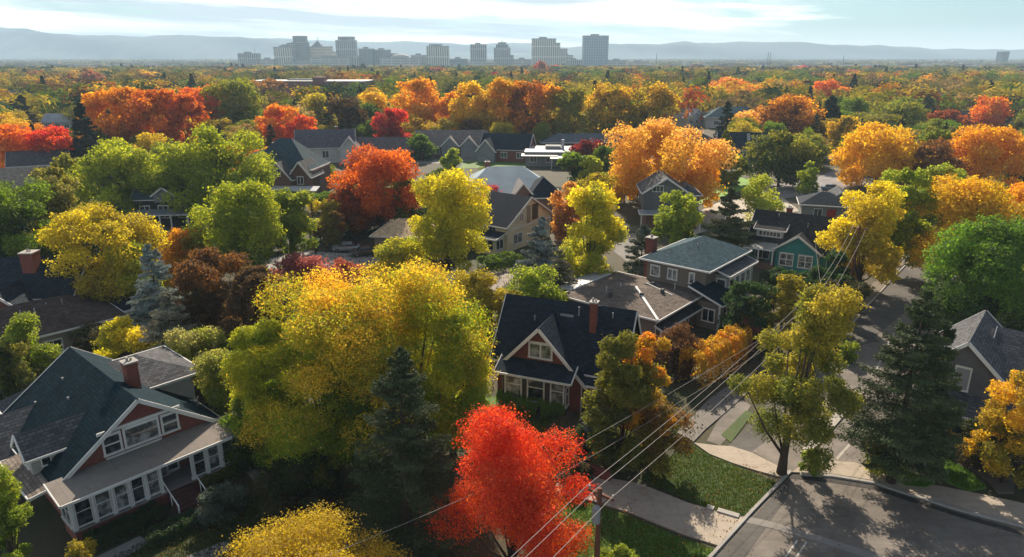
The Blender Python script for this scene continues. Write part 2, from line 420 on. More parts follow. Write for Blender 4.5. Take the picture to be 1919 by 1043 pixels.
def conifer_mesh(seed, W, H, leaf=.3, cover=1.0, cb=.06, droop=.25, taper=.64, with_trunk=False, nmax=60000):
    rs = np.random.RandomState(seed); R = W/2
    nb = int(max(60, H*10)); per = int(min(nmax/nb, max(34, cover*170*(W/6)*(.3/leaf)**2*(H/15))))
    t = np.sort(1-(1-rs.uniform(0, 1, nb))**.75) ; t = rs.uniform(0, 1, nb)**1.25
    az = rs.uniform(0, 6.28, nb); L = R*((1-t)**taper)*rs.uniform(.68, 1.12, nb)*(1-.35*np.exp(-t*14))+.02*R
    z = H*(cb+(1-cb)*t)
    k = np.repeat(np.arange(nb), per); n = len(k)
    f = rs.uniform(.05, 1, n)**.62
    wv = (L[k]*.26*(1-f*.75)+.05*R)*rs.normal(0, .55, n)
    ca, sa = np.cos(az[k]), np.sin(az[k]); rr = L[k]*f
    x = ca*rr-sa*wv; y = sa*rr+ca*wv
    zz = z[k]-droop*rr*(1-.35*f)+.10*R*f**3-np.abs(rs.normal(0, .035*R, n))+.02*R
    C = np.stack([x, y, np.maximum(zz, .05*H*rs.uniform(.3, 1, n))], 1)
    Nn = unit(np.stack([ca*.35, sa*.35, np.full(n, .8)], 1)+rs.normal(size=(n, 3))*.5)
    T = np.stack([ca, sa, -np.full(n, droop)], 1)+rs.normal(size=(n, 3))*.45
    sc_ = R/np.percentile(np.hypot(C[:, 0], C[:, 1]), 98.5); C[:, :2] *= sc_; L = L*sc_
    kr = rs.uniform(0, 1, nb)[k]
    at = {'turn_shade': np.clip(.9*f-.1+.35*(kr-.5)+rs.normal(0, .12, n), 0, 1), 'shade': np.clip(rs.beta(3, 3, n)*.7+.3*kr, 0, 1)}  # inner needles mix towards leaf_b, the shady interior colour
    tr = MB(); tr.tube([(0,0,0),(0,0,H*.5),(0,0,H*.97)], [H*.02+.05, H*.012, .03], 8)
    for i in range(0, nb, 4):
        if t[i] < .8: tr.tube([(0,0,z[i]), (math.cos(az[i])*L[i]*.8, math.sin(az[i])*L[i]*.8, z[i]-droop*L[i]*.6)], [H*.004+.015, .012], 4, cap=False)
    extra = (tr.v, [f_ for f_ in tr.f if len(f_) == 4], 0) if with_trunk else None
    me = quads_mesh('crown', C, Nn, T, leaf*rs.uniform(.8, 1.5, n), .38, [NEEDLE, BARK] if with_trunk else [NEEDLE], at, extra)
    return me, tr

PAL = dict(Y=(.90,.74,.03),YG=(.50,.52,.03),G=(.21,.31,.02),DG=(.045,.095,.022),O=(.90,.40,.02),OR=(.88,.22,.02),R=(.85,.055,.03),
    GO=(.88,.54,.025),BR=(.26,.11,.03),OL=(.30,.28,.03),SP=(.034,.052,.022),SG=(.085,.11,.045),BS=(.24,.30,.28),PO=(.92,.53,.14),PK=(.55,.15,.15),
    DR=(.32,.03,.035),BG=(.32,.26,.17),LG=(.44,.50,.05),TN=(.44,.29,.10),DY=(.60,.47,.03),DB=(.10,.065,.03))
TREES = []      # (x, y, radius) already taken
def place(cx, ytop, ybase, wpx):
    _, Y, _ = P(cx, ybase)
    ang = TH+math.atan((ytop-521.5)/1300); H = CH-Y*math.tan(ang)
    zc = Y*C_+(CH-H*.55)*S_; X = (cx-960)/1300*zc; W = wpx/1300*zc
    return X, Y, H, W
def px_leaf(Y, k=2.7): return max(.10, k*Y/694.)
def tree(kind, cx, ytop, ybase, wpx, a, b, label, cb=.15, form='round', K=34, ragged=1.0, contrast=1.3, cover=2.7, seed=None, name=None, group=None, cat='tree', lk=2.2, droop=.25, rz=None):
    X, Y, H, W = place(cx, ytop, ybase, wpx); H = max(H, .6)
    seed = seed or int(cx*7+ytop*13)
    root = tag(empty(name or {'b': 'autumn_tree', 'c': 'conifer_tree', 's': 'shrub'}[kind], (X, Y, 0), rz or 0.0), label, cat, group)
    lf = px_leaf(Y, lk)
    if kind == 'c': me, tr = conifer_mesh(seed, W, H, lf*1.3, cover*1.9, cb, droop=droop)
    else: me, tr = broadleaf_mesh(seed, W, H, cb, form, lf, cover, K, ragged, contrast)
    o = bpy.data.objects.new('crown', me); COL.objects.link(o); o.parent = root
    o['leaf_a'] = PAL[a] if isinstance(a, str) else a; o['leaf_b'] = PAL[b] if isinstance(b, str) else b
    tr.build('trunk' if kind != 's' else 'stem', BARK, root, smooth=True)
    TREES.append((X, Y, W/2)); return root
def hedge(pts, wd, ht, a, b, label, name='hedge', leaf=.14, group=None):
    """clipped hedge along a world polyline"""
    rs = np.random.RandomState(int(abs(pts[0][0]*31+pts[0][1]*17)))
    seg = [(np.array(p), np.array(q)) for p, q in zip(pts[:-1], pts[1:])]; Ls = [np.linalg.norm(q-p) for p, q in seg]
    tot = sum(Ls); n = int(min(40000, 3.2*tot*(wd+2*ht)/(leaf*leaf*.45)))
    si = rs.choice(len(seg), n, p=np.array(Ls)/tot); f = rs.uniform(-.02, 1.02, n)
    A = np.array([seg[i][0] for i in si]); D = np.array([seg[i][1]-seg[i][0] for i in si]); U = unit(D); Nv = np.stack([-U[:, 1], U[:, 0]], 1)
    # superellipse cross-section
    th = rs.uniform(-.15, math.pi+.15, n); cx = np.sign(np.cos(th))*np.abs(np.cos(th))**.45*wd/2; cz = np.clip(np.sign(np.sin(th))*np.abs(np.sin(th))**.4, 0, 1)*ht
    sh = rs.uniform(.78, 1.0, n)*(1+.07*np.sin(f*tot*1.9)+.05*np.sin(f*tot*4.1+th*2))
    xy = A+D*f[:, None]+Nv*(cx*sh)[:, None]; C = np.column_stack([xy, cz*sh])
    Nn = unit(np.column_stack([Nv*np.cos(th)[:, None], np.sin(th)])+rs.normal(size=(n, 3))*.6)
    o0 = np.array([pts[0][0], pts[0][1], 0]); C = C-o0
    at = {'turn_shade': np.clip(rs.normal(.5, .2, n)+.2*np.sin(f*tot), 0, 1), 'shade': rs.beta(3, 3, n)}
    me = quads_mesh(name, C, Nn, rs.normal(size=(n, 3)), leaf*rs.uniform(.7, 1.3, n), .7, [LEAF], at)
    o = bpy.data.objects.new(name, me); COL.objects.link(o); o.location = o0
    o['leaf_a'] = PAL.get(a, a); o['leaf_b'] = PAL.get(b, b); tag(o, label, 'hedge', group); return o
# ---------------------------------------------------------------- ground, roads
def ground_material():
    m, n, out = nt('ground'); b = N(n, 'ShaderNodeBsdfPrincipled', i_Roughness=.95); n.links.new(b.outputs[0], out.inputs[0])
    ob = n.nodes.new('ShaderNodeTexCoord').outputs['Object']
    c = mixc(n, ramp(n, noise(n, ob, .05, 8, .65), [(.38, 0.), (.6, 1.)]), (.036, .050, .014), (.080, .060, .030))
    c = mixc(n, ramp(n, noise(n, ob, .35, 6, .7), [(.5, 0.), (.7, .8)]), c, (.10, .06, .025))
    far = noise(n, ob, .006, 10, .8)
    c = mixc(n, ramp(n, far, [(.50, 0.), (.60, .7)]), c, (.11, .10, .075))
    c = mixc(n, ramp(n, noise(n, ob, .011, 6, .85), [(.64, 0.), (.70, .9)]), c, (.34, .32, .28))
    c = mixc(n, math_(n, 'MULTIPLY', noise(n, ob, 6., 4, .7), .5), c, (.02, .02, .01))
    n.links.new(c, b.inputs['Base Color'])
    bp = N(n, 'ShaderNodeBump', i_Strength=.6, i_Distance=.12); n.links.new(noise(n, ob, 2.5, 8, .75), bp.inputs['Height']); n.links.new(bp.outputs[0], b.inputs['Normal'])
    return m
def grass_material(name, c1, c2):
    m, n, out = nt(name); b = N(n, 'ShaderNodeBsdfPrincipled', i_Roughness=.9); n.links.new(b.outputs[0], out.inputs[0])
    ob = n.nodes.new('ShaderNodeTexCoord').outputs['Object']
    c = mixc(n, ramp(n, noise(n, ob, .45, 6, .7), [(.35, 0.), (.65, 1.)]), c1, c2)
    c = mixc(n, ramp(n, noise(n, ob, 1.3, 8, .8), [(.5, 0.), (.75, .7)]), c, (.16, .12, .035))
    c = mixc(n, math_(n, 'MULTIPLY', noise(n, ob, 14., 4, .7), .7), c, tuple(x*.4 for x in c1))
    n.links.new(c, b.inputs['Base Color'])
    bp = N(n, 'ShaderNodeBump', i_Strength=.7, i_Distance=.06); n.links.new(noise(n, ob, 12, 6, .8), bp.inputs['Height']); n.links.new(bp.outputs[0], b.inputs['Normal'])
    return m
def flat(name, pts, z, mat, kind='structure', th=0.0, world=False, smooth=True):
    """a sheet (th=0) or raised slab on the ground, outline in photo pixels or world metres"""
    q = [(p[0], p[1]) if world else P(p[0], p[1])[:2] for p in pts]
    ar = sum(q[i][0]*q[(i+1) % len(q)][1]-q[(i+1) % len(q)][0]*q[i][1] for i in range(len(q)))
    if ar < 0: q = q[::-1]
    b = MB()
    if th > 0: b.slab([(x, y, z) for x, y in q], th)
    else: b.add([(x, y, z) for x, y in q], [tuple(range(len(q)))])
    o = b.build(name, mat); o['kind'] = kind; return o
def strip(name, pts, wd, z, mat, th=.12, world=False, kind='structure'):
    """a ribbon of constant width along a line of photo points"""
    q = [np.array(p if world else P(p[0], p[1])[:2], float) for p in pts]; L = []; R = []
    for i, p in enumerate(q):
        d = unit(q[min(i+1, len(q)-1)]-q[max(i-1, 0)]); nn = np.array([-d[1], d[0]])
        L.append(p+nn*wd/2); R.append(p-nn*wd/2)
    b = MB()
    for i in range(len(q)-1):
        b.slab([(*R[i], z), (*R[i+1], z), (*L[i+1], z), (*L[i], z)], th)
    o = b.build(name, mat); o['kind'] = kind; return o
GM = ground_material()
b = MB(); e = 8300
b.add([(-e, -200, 0), (e, -200, 0), (e, e, 0), (-e, e, 0)], [(0, 1, 2, 3)]); b.build('ground', GM)['kind'] = 'structure'
ASPH = surf('asphalt', (.085, .078, .07), .8, .2); ASPH2 = surf('asphalt', (.155, .135, .115), .85, .2)
CONC = surf('concrete', (.42, .355, .28), .85, .15); CONC2 = surf('plain', (.34, .32, .29), .8, .2)
GUT = surf('plain', (.05, .045, .042), .8, .3)
LAWN = grass_material('lawn', (.045, .085, .012), (.085, .13, .018)); LAWN2 = grass_material('bright_lawn', (.07, .16, .015), (.13, .24, .025))
# lower street and its furniture
flat('road', [(1481,894),(1560,893),(1640,905),(1700,925),(1800,955),(1919,985),(2150,1040),(2600,1160),(2600,1500),(900,1500),(1345,1035),(1410,965)], .02, ASPH2)
flat('road', [(1300,1090),(1420,960),(1481,896),(1478,930),(1452,965),(1400,1040),(1350,1110)], .03, ASPH)
strip('kerb', [(1500,890),(1560,893),(1640,906),(1700,926),(1800,957),(1919,988),(2100,1035)], .28, .15, CONC2, .15)
strip('gutter', [(1480,893),(1560,901),(1640,914),(1700,934),(1800,966),(1919,1000),(2100,1050)], .55, .035, GUT, .01)
strip('kerb', [(1482,884),(1410,958),(1345,1030),(1290,1090)], .22, .15, CONC2, .15)
strip('gutter', [(1375,968),(1450,985),(1540,1012),(1660,1050),(1800,1100)], .75, .04, surf('plain', (.24,.22,.20), .8, .2), .012)
for a_ in ([(1495,1012),(1460,1062)], [(1512,1016),(1478,1066)]): strip('road_marking', a_, .12, .036, surf('plain', (.42,.40,.36), .7, .35), .006)
flat('sidewalk', [(1520,862),(1600,868),(1668,887),(1700,905),(1760,912),(1850,930),(1919,945),(2060,975),(2100,1030),(1919,984),(1800,953),(1700,922),(1640,902),(1560,889.5),(1484,886)], .11, CONC, th=.11)
# street running away
Lp = [(1478,884),(1440,872),(1365,835),(1400,800),(1440,752),(1500,700),(1570,624),(1640,546),(1710,475),(1742,440),(1765,410)]
Rp = [(1668,885),(1640,868),(1626,842),(1640,815),(1690,745),(1725,675),(1765,600),(1800,540),(1815,480),(1812,440),(1800,410)]
flat('road', Lp+Rp[::-1], .024, ASPH)
flat('road', [(1410,846),(1478,884),(1668,885),(1640,868),(1626,842),(1650,800),(1700,720),(1716,680),(1640,640),(1590,655),(1480,755),(1450,790),(1440,825)], .034, ASPH2)
flat('road', [(1640,632),(1680,598),(1745,556),(1800,540),(1765,600),(1725,675),(1690,700)], .034, ASPH2)
strip('median_kerb', [(1508,852),(1560,794),(1617,729)], .75, .16, surf('concrete', (.40,.37,.32), .85, .1), .16)
strip('kerb', [(1640,700),(1665,645),(1690,600)], .2, .08, CONC2, .08)
strip('road_marking', [(1568,861),(1622,800)], .22, .042, surf('plain', (.36,.33,.28), .7, .3), .006)
strip('kerb', [(1672,889),(1645,872),(1628,848),(1640,815)], .25, .17, CONC2, .17)
strip('sidewalk', [(1562,632),(1600,585),(1650,530),(1695,485),(1728,450)], 1.5, .12, surf('concrete', (.20,.165,.13), .85, .15), .12)
strip('kerb', [(1575,634),(1612,590),(1660,536),(1706,488),(1738,454)], .2, .15, CONC2, .15)
for a_, b_ in (((1592,664),(1640,694)), ((1610,690),(1655,700))): strip('road_marking', [a_, b_], .12, .046, surf('plain', (.35,.34,.32), .7, .4), .006)
# left sidewalk, driveway beside the lawn
flat('sidewalk', [(1300,829),(1322,806),(1362,772),(1400,738),(1412,700),(1392,706),(1330,748),(1290,790),(1270,812)], .10, surf('concrete', (.20,.18,.16), .85, .15), th=.10)
flat('sidewalk', [(1300,831),(1340,836),(1372,838),(1410,850),(1445,868),(1481,886),(1470,897),(1420,884),(1370,868),(1330,852)], .115, CONC, th=.115)
flat('driveway', [(1345,790),(1385,745),(1408,760),(1372,812),(1350,835),(1325,826)], .03, ASPH2)
flat('lawn', [(1352,815),(1398,770),(1412,775),(1370,830)], .06, LAWN)
flat('lawn', [(1200,897),(1240,868),(1296,832),(1330,854),(1370,870),(1456,904),(1402,968),(1345,962),(1280,935)], .06, LAWN)
flat('sidewalk', [(1050,878),(1130,895),(1200,908),(1290,944),(1392,972),(1352,1026),(1280,1003),(1180,962),(1110,940),(1040,922)], .11, CONC, th=.11)
flat('lawn', [(1040,930),(1110,945),(1180,968),(1280,1010),(1346,1033),(1285,1100),(1200,1180),(980,1180),(1000,1000)], .06, LAWN2)
flat('lawn', [(930,760),(1065,790),(1040,812),(1000,850),(940,840),(905,790)], .05, grass_material('dry_lawn', (.06,.07,.015), (.14,.12,.03)))
flat('lawn', [(895,745),(935,742),(925,775),(890,790)], .06, LAWN2)
flat('path', [(885,790),(915,775),(925,795),(895,850),(870,850)], .07, surf('plain', (.42,.34,.26), .9, .3))
strip('path', [(1068,770),(1040,800),(1022,830)], 1.0, .09, surf('brick', (.16,.08,.06)), .09)
for a_ in ([(1325,952),(1338,956)], [(1345,958),(1385,970)]): strip('kerb_stone', a_, .45, .2, CONC2, .2)
# right verge
flat('lawn', [(1666,884),(1690,884),(1730,895),(1752,908),(1735,915),(1700,912),(1672,900)], .16, LAWN2, th=.16)
flat('lawn', [(1735,862),(1760,858),(1812,882),(1848,916),(1815,922),(1775,905),(1745,885)], .16, LAWN2, th=.16)
flat('sidewalk', [(1768,852),(1800,858),(1862,878),(1905,890),(1900,925),(1870,925),(1855,905),(1810,872)], .1, surf('concrete', (.15,.13,.11), .85, .15), th=.1)
# foreground left
flat('path', [(450,874),(475,868),(522,905),(498,925)], .07, surf('concrete', (.26,.24,.22), .85, .15))
flat('path', [(185,1043),(262,1006),(284,1016),(240,1043),(210,1060),(170,1060)], .07, surf('concrete', (.26,.25,.24), .85, .15))
flat('path', [(350,1043),(420,1016),(448,1022),(400,1050),(360,1070)], .07, surf('concrete', (.26,.25,.24), .85, .15))
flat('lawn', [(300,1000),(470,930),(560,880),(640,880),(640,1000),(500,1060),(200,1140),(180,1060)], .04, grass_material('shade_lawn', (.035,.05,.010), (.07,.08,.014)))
# streets in the middle distance
flat('road', [(570,470),(640,474),(716,478),(720,500),(640,503),(560,498),(470,520),(440,500)], .03, surf('asphalt', (.26,.24,.22), .85, .15))
flat('road', [(262,478),(330,452),(372,440),(380,452),(340,470),(300,500),(290,520)], .03, surf('asphalt', (.28,.25,.22), .85, .15))
flat('road', [(70,505),(120,485),(150,490),(100,515)], .03, surf('asphalt', (.28,.25,.22), .85, .15))
flat('driveway', [(880,530),(905,512),(940,500),(970,505),(960,525),(930,545)], .03, surf('asphalt', (.24,.20,.17), .85, .2))
flat('driveway', [(1150,470),(1165,440),(1220,432),(1235,445),(1215,470),(1175,490)], .03, surf('asphalt', (.15,.14,.13), .85, .2))
flat('road', [(1395,358),(1450,345),(1520,338),(1570,315),(1600,318),(1625,345),(1590,352),(1540,360),(1470,372),(1420,378)], .03, surf('asphalt', (.20,.19,.19), .85, .2))
flat('road', [(1300,400),(1345,380),(1400,370),(1470,372),(1500,395),(1420,410),(1350,425),(1300,440)], .034, surf('asphalt', (.36,.32,.26), .85, .25))
flat('lawn', [(1300,385),(1305,365),(1340,332),(1372,328),(1420,340),(1410,352),(1370,362),(1330,378)], .05, grass_material('sunny_lawn', (.16,.36,.03), (.22,.42,.04)))
flat('lawn', [(870,302),(990,298),(985,312),(860,316)], .05, LAWN2)
flat('road', [(780,292),(1000,296),(1130,290),(1150,296),(1000,306),(770,306)], .03, surf('asphalt', (.24,.22,.20), .85, .2))

# grass tufts on the lawns and fallen leaves under the trees
def inside(x, y, q):
    c = np.zeros(len(x), bool); n = len(q)
    for i in range(n):
        (x0, y0), (x1, y1) = q[i], q[(i+1) % n]
        k = ((y0 > y) != (y1 > y)) & (x < (x1-x0)*(y-y0)/((y1-y0) or 1e-9)+x0); c ^= k
    return c
def litter(name, polys, per, size, mat, cols, up, zb, label, cat, seed=1, seg=None):
    r = np.random.RandomState(seed); XS = []; 
    for q in polys:
        q = [P(*p)[:2] for p in q]; x0, x1 = min(p[0] for p in q), max(p[0] for p in q); y0, y1 = min(p[1] for p in q), max(p[1] for p in q)
        n = int((x1-x0)*(y1-y0)*per); x = r.uniform(x0, x1, n); y = r.uniform(y0, y1, n); k = inside(x, y, q)
        if seg: k &= (np.sin(x*.9+seg)*np.cos(y*.7+seg*2)+.5*np.sin(x*2.3-y*1.9)+r.normal(0, .5, n)) > .35
        XS.append(np.column_stack([x[k], y[k], np.full(k.sum(), zb)+r.uniform(0, .02, k.sum())]))
    C = np.concatenate(XS); n = len(C); Nn = unit(r.normal(size=(n, 3))*(.9 if up else .25)+np.array([0, 0, .35 if up else 1.])); T_ = np.tile([0, 0, 1.], (n, 1))+r.normal(size=(n, 3))*.4 if up else r.normal(size=(n, 3))
    if up: Nn = unit(Nn*np.array([1, 1, .2])); C[:, 2] += size*.3
    cc = np.array(cols)[r.randint(len(cols), size=n)]*r.uniform(.7, 1.25, (n, 1))
    me = quads_mesh(name, C, Nn, T_, size*r.uniform(.6, 1.4, n), .35 if up else .7, [mat], {'tint': np.clip(cc, 0, .9), 'shade': r.beta(3, 3, n)})
    o = bpy.data.objects.new(name, me); COL.objects.link(o); o['kind'] = 'stuff'; tag(o, label, cat)
GL = leaf_material('grass_blades', True, .45)
LAWN1 = [(1200,897),(1240,868),(1296,832),(1330,854),(1370,870),(1456,904),(1402,968),(1345,962),(1280,935)]
LOW = [(1040,930),(1110,945),(1180,968),(1280,1010),(1346,1033),(1285,1100),(1100,1100),(1000,1000)]
RV = [(1735,862),(1760,858),(1812,882),(1848,916),(1815,922),(1775,905),(1745,885)]; RV2 = [(1666,884),(1690,884),(1730,895),(1752,908),(1735,915),(1700,912),(1672,900)]
BH = [(930,760),(1065,790),(1040,812),(1000,850),(940,840),(905,790)]; SL = [(300,1000),(470,930),(560,880),(640,880),(640,1000),(500,1060),(200,1140),(180,1060)]
litter('grass', [LAWN1], 260, .13, GL, [(.06,.12,.014),(.09,.15,.02),(.11,.12,.025)], True, .06, 'mown green lawn between the diagonal sidewalk and the corner', 'grass', 2)
litter('grass', [LOW, BH], 260, .13, GL, [(.08,.17,.016),(.11,.20,.02),(.12,.14,.03)], True, .06, 'bright green lawn below the diagonal sidewalk', 'grass', 3)
litter('grass', [RV, RV2], 300, .13, GL, [(.09,.20,.016),(.13,.24,.02)], True, .16, 'bright grass of the street verge under the large fir', 'grass', 4)
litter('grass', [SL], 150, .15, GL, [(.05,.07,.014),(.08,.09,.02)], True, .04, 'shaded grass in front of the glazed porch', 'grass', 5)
litter('fallen_leaves', [[(880,700),(1070,800),(1480,890),(1340,1040),(1200,1100),(300,1150),(300,960),(520,850),(850,850)]], 16, .11, GL, [(.42,.26,.05),(.30,.13,.03),(.5,.36,.06),(.35,.08,.03)], False, .13, 'yellow and brown leaves fallen on the lawns and sidewalks', 'fallen leaves', 6, seg=1.0)
litter('fallen_leaves', [[(1480,895),(1660,900),(1919,985),(1919,1043),(1345,1043),(1345,1030)], [(1525,860),(1668,886),(1640,868),(1640,815),(1725,675),(1600,640),(1440,752),(1400,800),(1365,835)]], 3.5, .12, GL, [(.34,.22,.06),(.25,.12,.04)], False, .05, 'scattered leaves fallen on the street', 'fallen leaves', 7, seg=2.0)
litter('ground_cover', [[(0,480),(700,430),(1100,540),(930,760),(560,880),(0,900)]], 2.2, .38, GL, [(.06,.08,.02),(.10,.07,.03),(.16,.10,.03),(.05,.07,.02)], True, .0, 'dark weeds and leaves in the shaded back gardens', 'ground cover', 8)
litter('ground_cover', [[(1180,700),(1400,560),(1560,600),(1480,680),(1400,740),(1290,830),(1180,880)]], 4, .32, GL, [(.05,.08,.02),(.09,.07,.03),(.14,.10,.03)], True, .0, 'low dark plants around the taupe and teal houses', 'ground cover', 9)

b = MB(); x_, y_, _ = P(1582, 755); b.tube([(x_, y_, .03), (x_, y_, .045)], [.42, .42], 20); tag(b.build('manhole_cover', surf('plain', (.05,.048,.045), .6, .3)), 'round iron manhole cover in the street left of the pale median kerb', 'manhole cover')
for k, (px, py, w_, h_) in enumerate(((1560, 960, 2.6, 1.2), (1700, 1010, 1.8, 2.2), (1600, 820, 1.6, 1.0))):
    x_, y_, _ = P(px, py); b = MB(); b.add([(x_-w_/2,y_-h_/2,.047),(x_+w_/2,y_-h_*.45,.047),(x_+w_*.48,y_+h_/2,.047),(x_-w_*.52,y_+h_*.4,.047)], [(0,1,2,3)]); b.build('road_patch', surf('asphalt', (.125,.11,.095), .9, .2))['kind'] = 'structure'
# ---------------------------------------------------------------- houses
NAVY = surf('shingle', (.020, .030, .044), .85); TEALR = surf('shingle', (.005, .022, .032), .9); GREYR = surf('shingle', (.10, .10, .105), .9)
BROWNR = surf('shingle', (.085, .062, .055), .9); CHARC = surf('shingle', (.045, .043, .045), .9); TAUPER = surf('shingle', (.15, .12, .10), .9)
BLUER = surf('shingle', (.035, .075, .095), .85); TANR = surf('shingle', (.66, .44, .26), .9); WHITER = surf('plain', (.50, .50, .50), .7, .2)
PALEBLUE = surf('plain', (.30, .38, .42), .6, .2)
BR = surf('brick', BRICKRED); BR2 = surf('brick', (.20, .10, .075)); CREAM = surf('siding', (.80, .68, .46)); TAUPE = surf('siding', (.22, .18, .145))
GREYS = surf('siding', (.24, .25, .25)); TEALW = surf('siding', (.055, .26, .24)); WHITES = surf('siding', (.55, .54, .52)); GREYW = surf('siding', (.15, .15, .155))
DARKS = surf('plain', (.035, .03, .028), .8, .2); TRED = surf('brick', (.10, .025, .02)); GOLDT = surf('wood', (.42, .25, .07), .6)

# 1 craftsman house, lower left
h = House('brick_house', 'large brick house with teal gabled roof and long glazed white porch, nearest on the left', -28.9, 38.6, 48.4)
h.walls(.3, 11.2, 2.3, 15.5, 0, 3.7, BR, 'w', 4.0)
h.gable(.3, 11.2, 2.3, 15.5, 3.7, 4.0, TEALR, 'w', .75, .35)
h.shed(-.6, 12.5, -.6, 2.3, 3.62, 4.0, surf('concrete', (.24,.21,.185), .9, .12))
h.shed(-1.6, .3, 2.4, 9, 3.3, 3.6, surf('shingle', (.22,.18,.15), .9), side='u')
h.box('porch_base', 0, 11.4, 0, 2.3, 0, .95, BR)
h.box('porch_floor', -.1, 11.5, -.06, 2.3, .95, 1.05, surf('plain', (.30,.26,.24), .7, .2))
h.box('beam', 0, 11.4, .02, .2, 3.25, 3.45, h.trim)
for k, u in enumerate((0.1, 1.35, 2.55, 3.65, 4.7, 5.75)): h.posts([(u, .12)], 1.05, 3.25, .17)
for u in (8.0, 9.1, 10.2, 11.3): h.posts([(u, .12)], 1.05, 3.25, .17)
for u0, u1 in ((.1,1.35),(1.35,2.55),(2.55,3.65),(3.65,4.7),(4.7,5.75),(8.0,9.1),(9.1,10.2),(10.2,11.3)):
    h.window((u0+u1)/2, .12, 1.22, (u1-u0)-.36, 1.92, 0, 1, 2, split=.55, fr=.06, glass=[GLASS, CURT][int(u0*10) % 2 if u0 > 1 else 0], label='tall porch window')
h.window(0, 1.2, 1.22, 1.9, 1.9, -90, 2, 2, split=.55, fr=.06); h.window(11.42, 1.2, 1.22, 1.9, 1.9, 90, 2, 2, split=.55, fr=.06)
h.box('porch_back', 5.85, 7.9, 2.2, 2.28, 1.05, 3.5, WHITES)
h.window(6.5, 2.2, 1.05, .85, 1.9, 0, 1, 1, glass=CURT); h.window(7.4, 2.2, 1.3, .7, 1.5, 0, 1, 1)
h.steps(5.95, 7.75, -2.3, 0, 1.0, 6, TRED)
for u in (5.8, 7.9):
    b = MB(); b.beam((u,-2.2,1.0),(u,0,1.95),.07,.07); b.beam((u,-2.2,.1),(u,-2.2,1.0),.09,.09); b.beam((u,-1.1,.5),(u,-1.1,1.5),.05,.05); b.build('handrail', h.trim, h.root)
h.window(3.75, 2.3, 4.35, 1.0, 1.45, 0, 1, 2, fr=.14); h.window(5.75, 2.3, 4.35, 2.2, 1.5, 0, 1, 1, fr=.14, glass=CURT); h.window(7.75, 2.3, 4.35, 1.0, 1.45, 0, 1, 2, fr=.14)
h.box('roof_trim', 2.9, 8.6, 2.22, 2.3, 5.98, 6.2, h.trim)
h.box('roof_trim', 3.2, 7.0, 2.2, 2.31, 4.02, 4.14, h.trim)
h.chimney(7.1, 6.6, 5.8, 9.0, .85)
# left dormer
h.walls(-.6, 3.0, 5.0, 7.4, 3.2, 5.0, surf('siding', (.38,.36,.33)), name='dormer')
h.gable(-.6, 3.4, 5.0, 7.4, 5.0, 1.1, GREYR, 'u', .35, .35)
h.window(-.6, 6.2, 3.8, 1.5, .95, -90, 2, 1, fr=.07)
h.window(.3, 5.0, 3.9, .5, .8, 0, 1, 1, fr=.06)
# rear right wing with grey hip roof
h.walls(6.5, 12.2, 8.2, 14.6, 0, 5.7, WHITES)
h.hip(6.5, 12.2, 8.2, 14.6, 5.7, 1.6, GREYR, .7)
h.window(12.2, 11, 3.8, 1.2, 1.2, 90, 2, 1)
h.walls(-4.5, .3, 10.5, 15.5, 0, 3.0, BR); h.gable(-4.5, 1.5, 10.5, 15.5, 3.0, 1.9, GREYR, 'u', .5)
h.window(-3, 10.5, 1.0, 1.3, 1.3, 0, 2, 1); h.box('porch_trim', -4.6, .2, 10.0, 10.1, 2.5, 2.85, h.trim)
h.walls(1.0, 9.0, 15.5, 19.5, 0, 3.1, BR2); h.hip(1.0, 9.0, 15.5, 19.5, 3.1, 1.7, NAVY, .5)

# 2 brown hip-roofed house, left
h = House('low_house', 'low house with wide brown hipped roof and brick chimney on the left', -54.3, 61.5, 47)
h.walls(0, 15.4, .3, 11, 0, 3.2, surf('siding', (.34,.31,.27)))
h.hip(0, 15.4, .3, 11, 3.2, 2.3, BROWNR, .6)
for u in (2, 5.5, 8.6, 14.2): h.window(u, .3, .9, 1.5, 1.5, 0, 2, 2, fr=.12)
h.posts([(10.6, .2), (11.2, .2), (15.2, .2)], 0, 3.2, .3)
h.chimney(4.2, 4.5, 3.8, 6.7, .95)
b = MB()
for (u, w) in ((8.2,3.5),(7.0,3.9),(9.6,4.6)): b.tube([(u,w,4.2),(u,w,5.3)],[.06,.06],6)
b.build('roof_vent', WHITER, h.root)
h.walls(15.4, 19.0, 3.2, 8, 0, 2.7, DARKS); h.hip(15.4, 19.0, 3.2, 8, 2.7, 1.0, NAVY, .4)
h = House('gabled_house', 'dark blue roofed brick house with a stout chimney, behind the brown hipped roof', -63.5, 76.0, 4)
h.walls(0, 11.8, 0, 9, 0, 4.4, BR, 'u', 3.3); h.gable(0, 11.8, 0, 9, 4.4, 3.3, NAVY, 'u', .5)
h.walls(3, 8, -3, 1, 0, 3.8, BR, 'w', 1.8); h.gable(3, 8, -3, 2.5, 3.8, 1.9, NAVY, 'w', .5)
h.chimney(6.2, 3.2, 5.5, 8.9, 1.5)
h.window(11.8, 3, 1.2, 1.3, 1.6, 90, 2, 1); h.window(11.8, 6, 1.2, 1.3, 1.6, 90, 2, 1); h.window(10.3, 0, 1.2, 1.0, 2.2, 0, 1, 1)
h.posts([(11.5, -.6), (9.2, -.6)], 0, 4.0, .2)

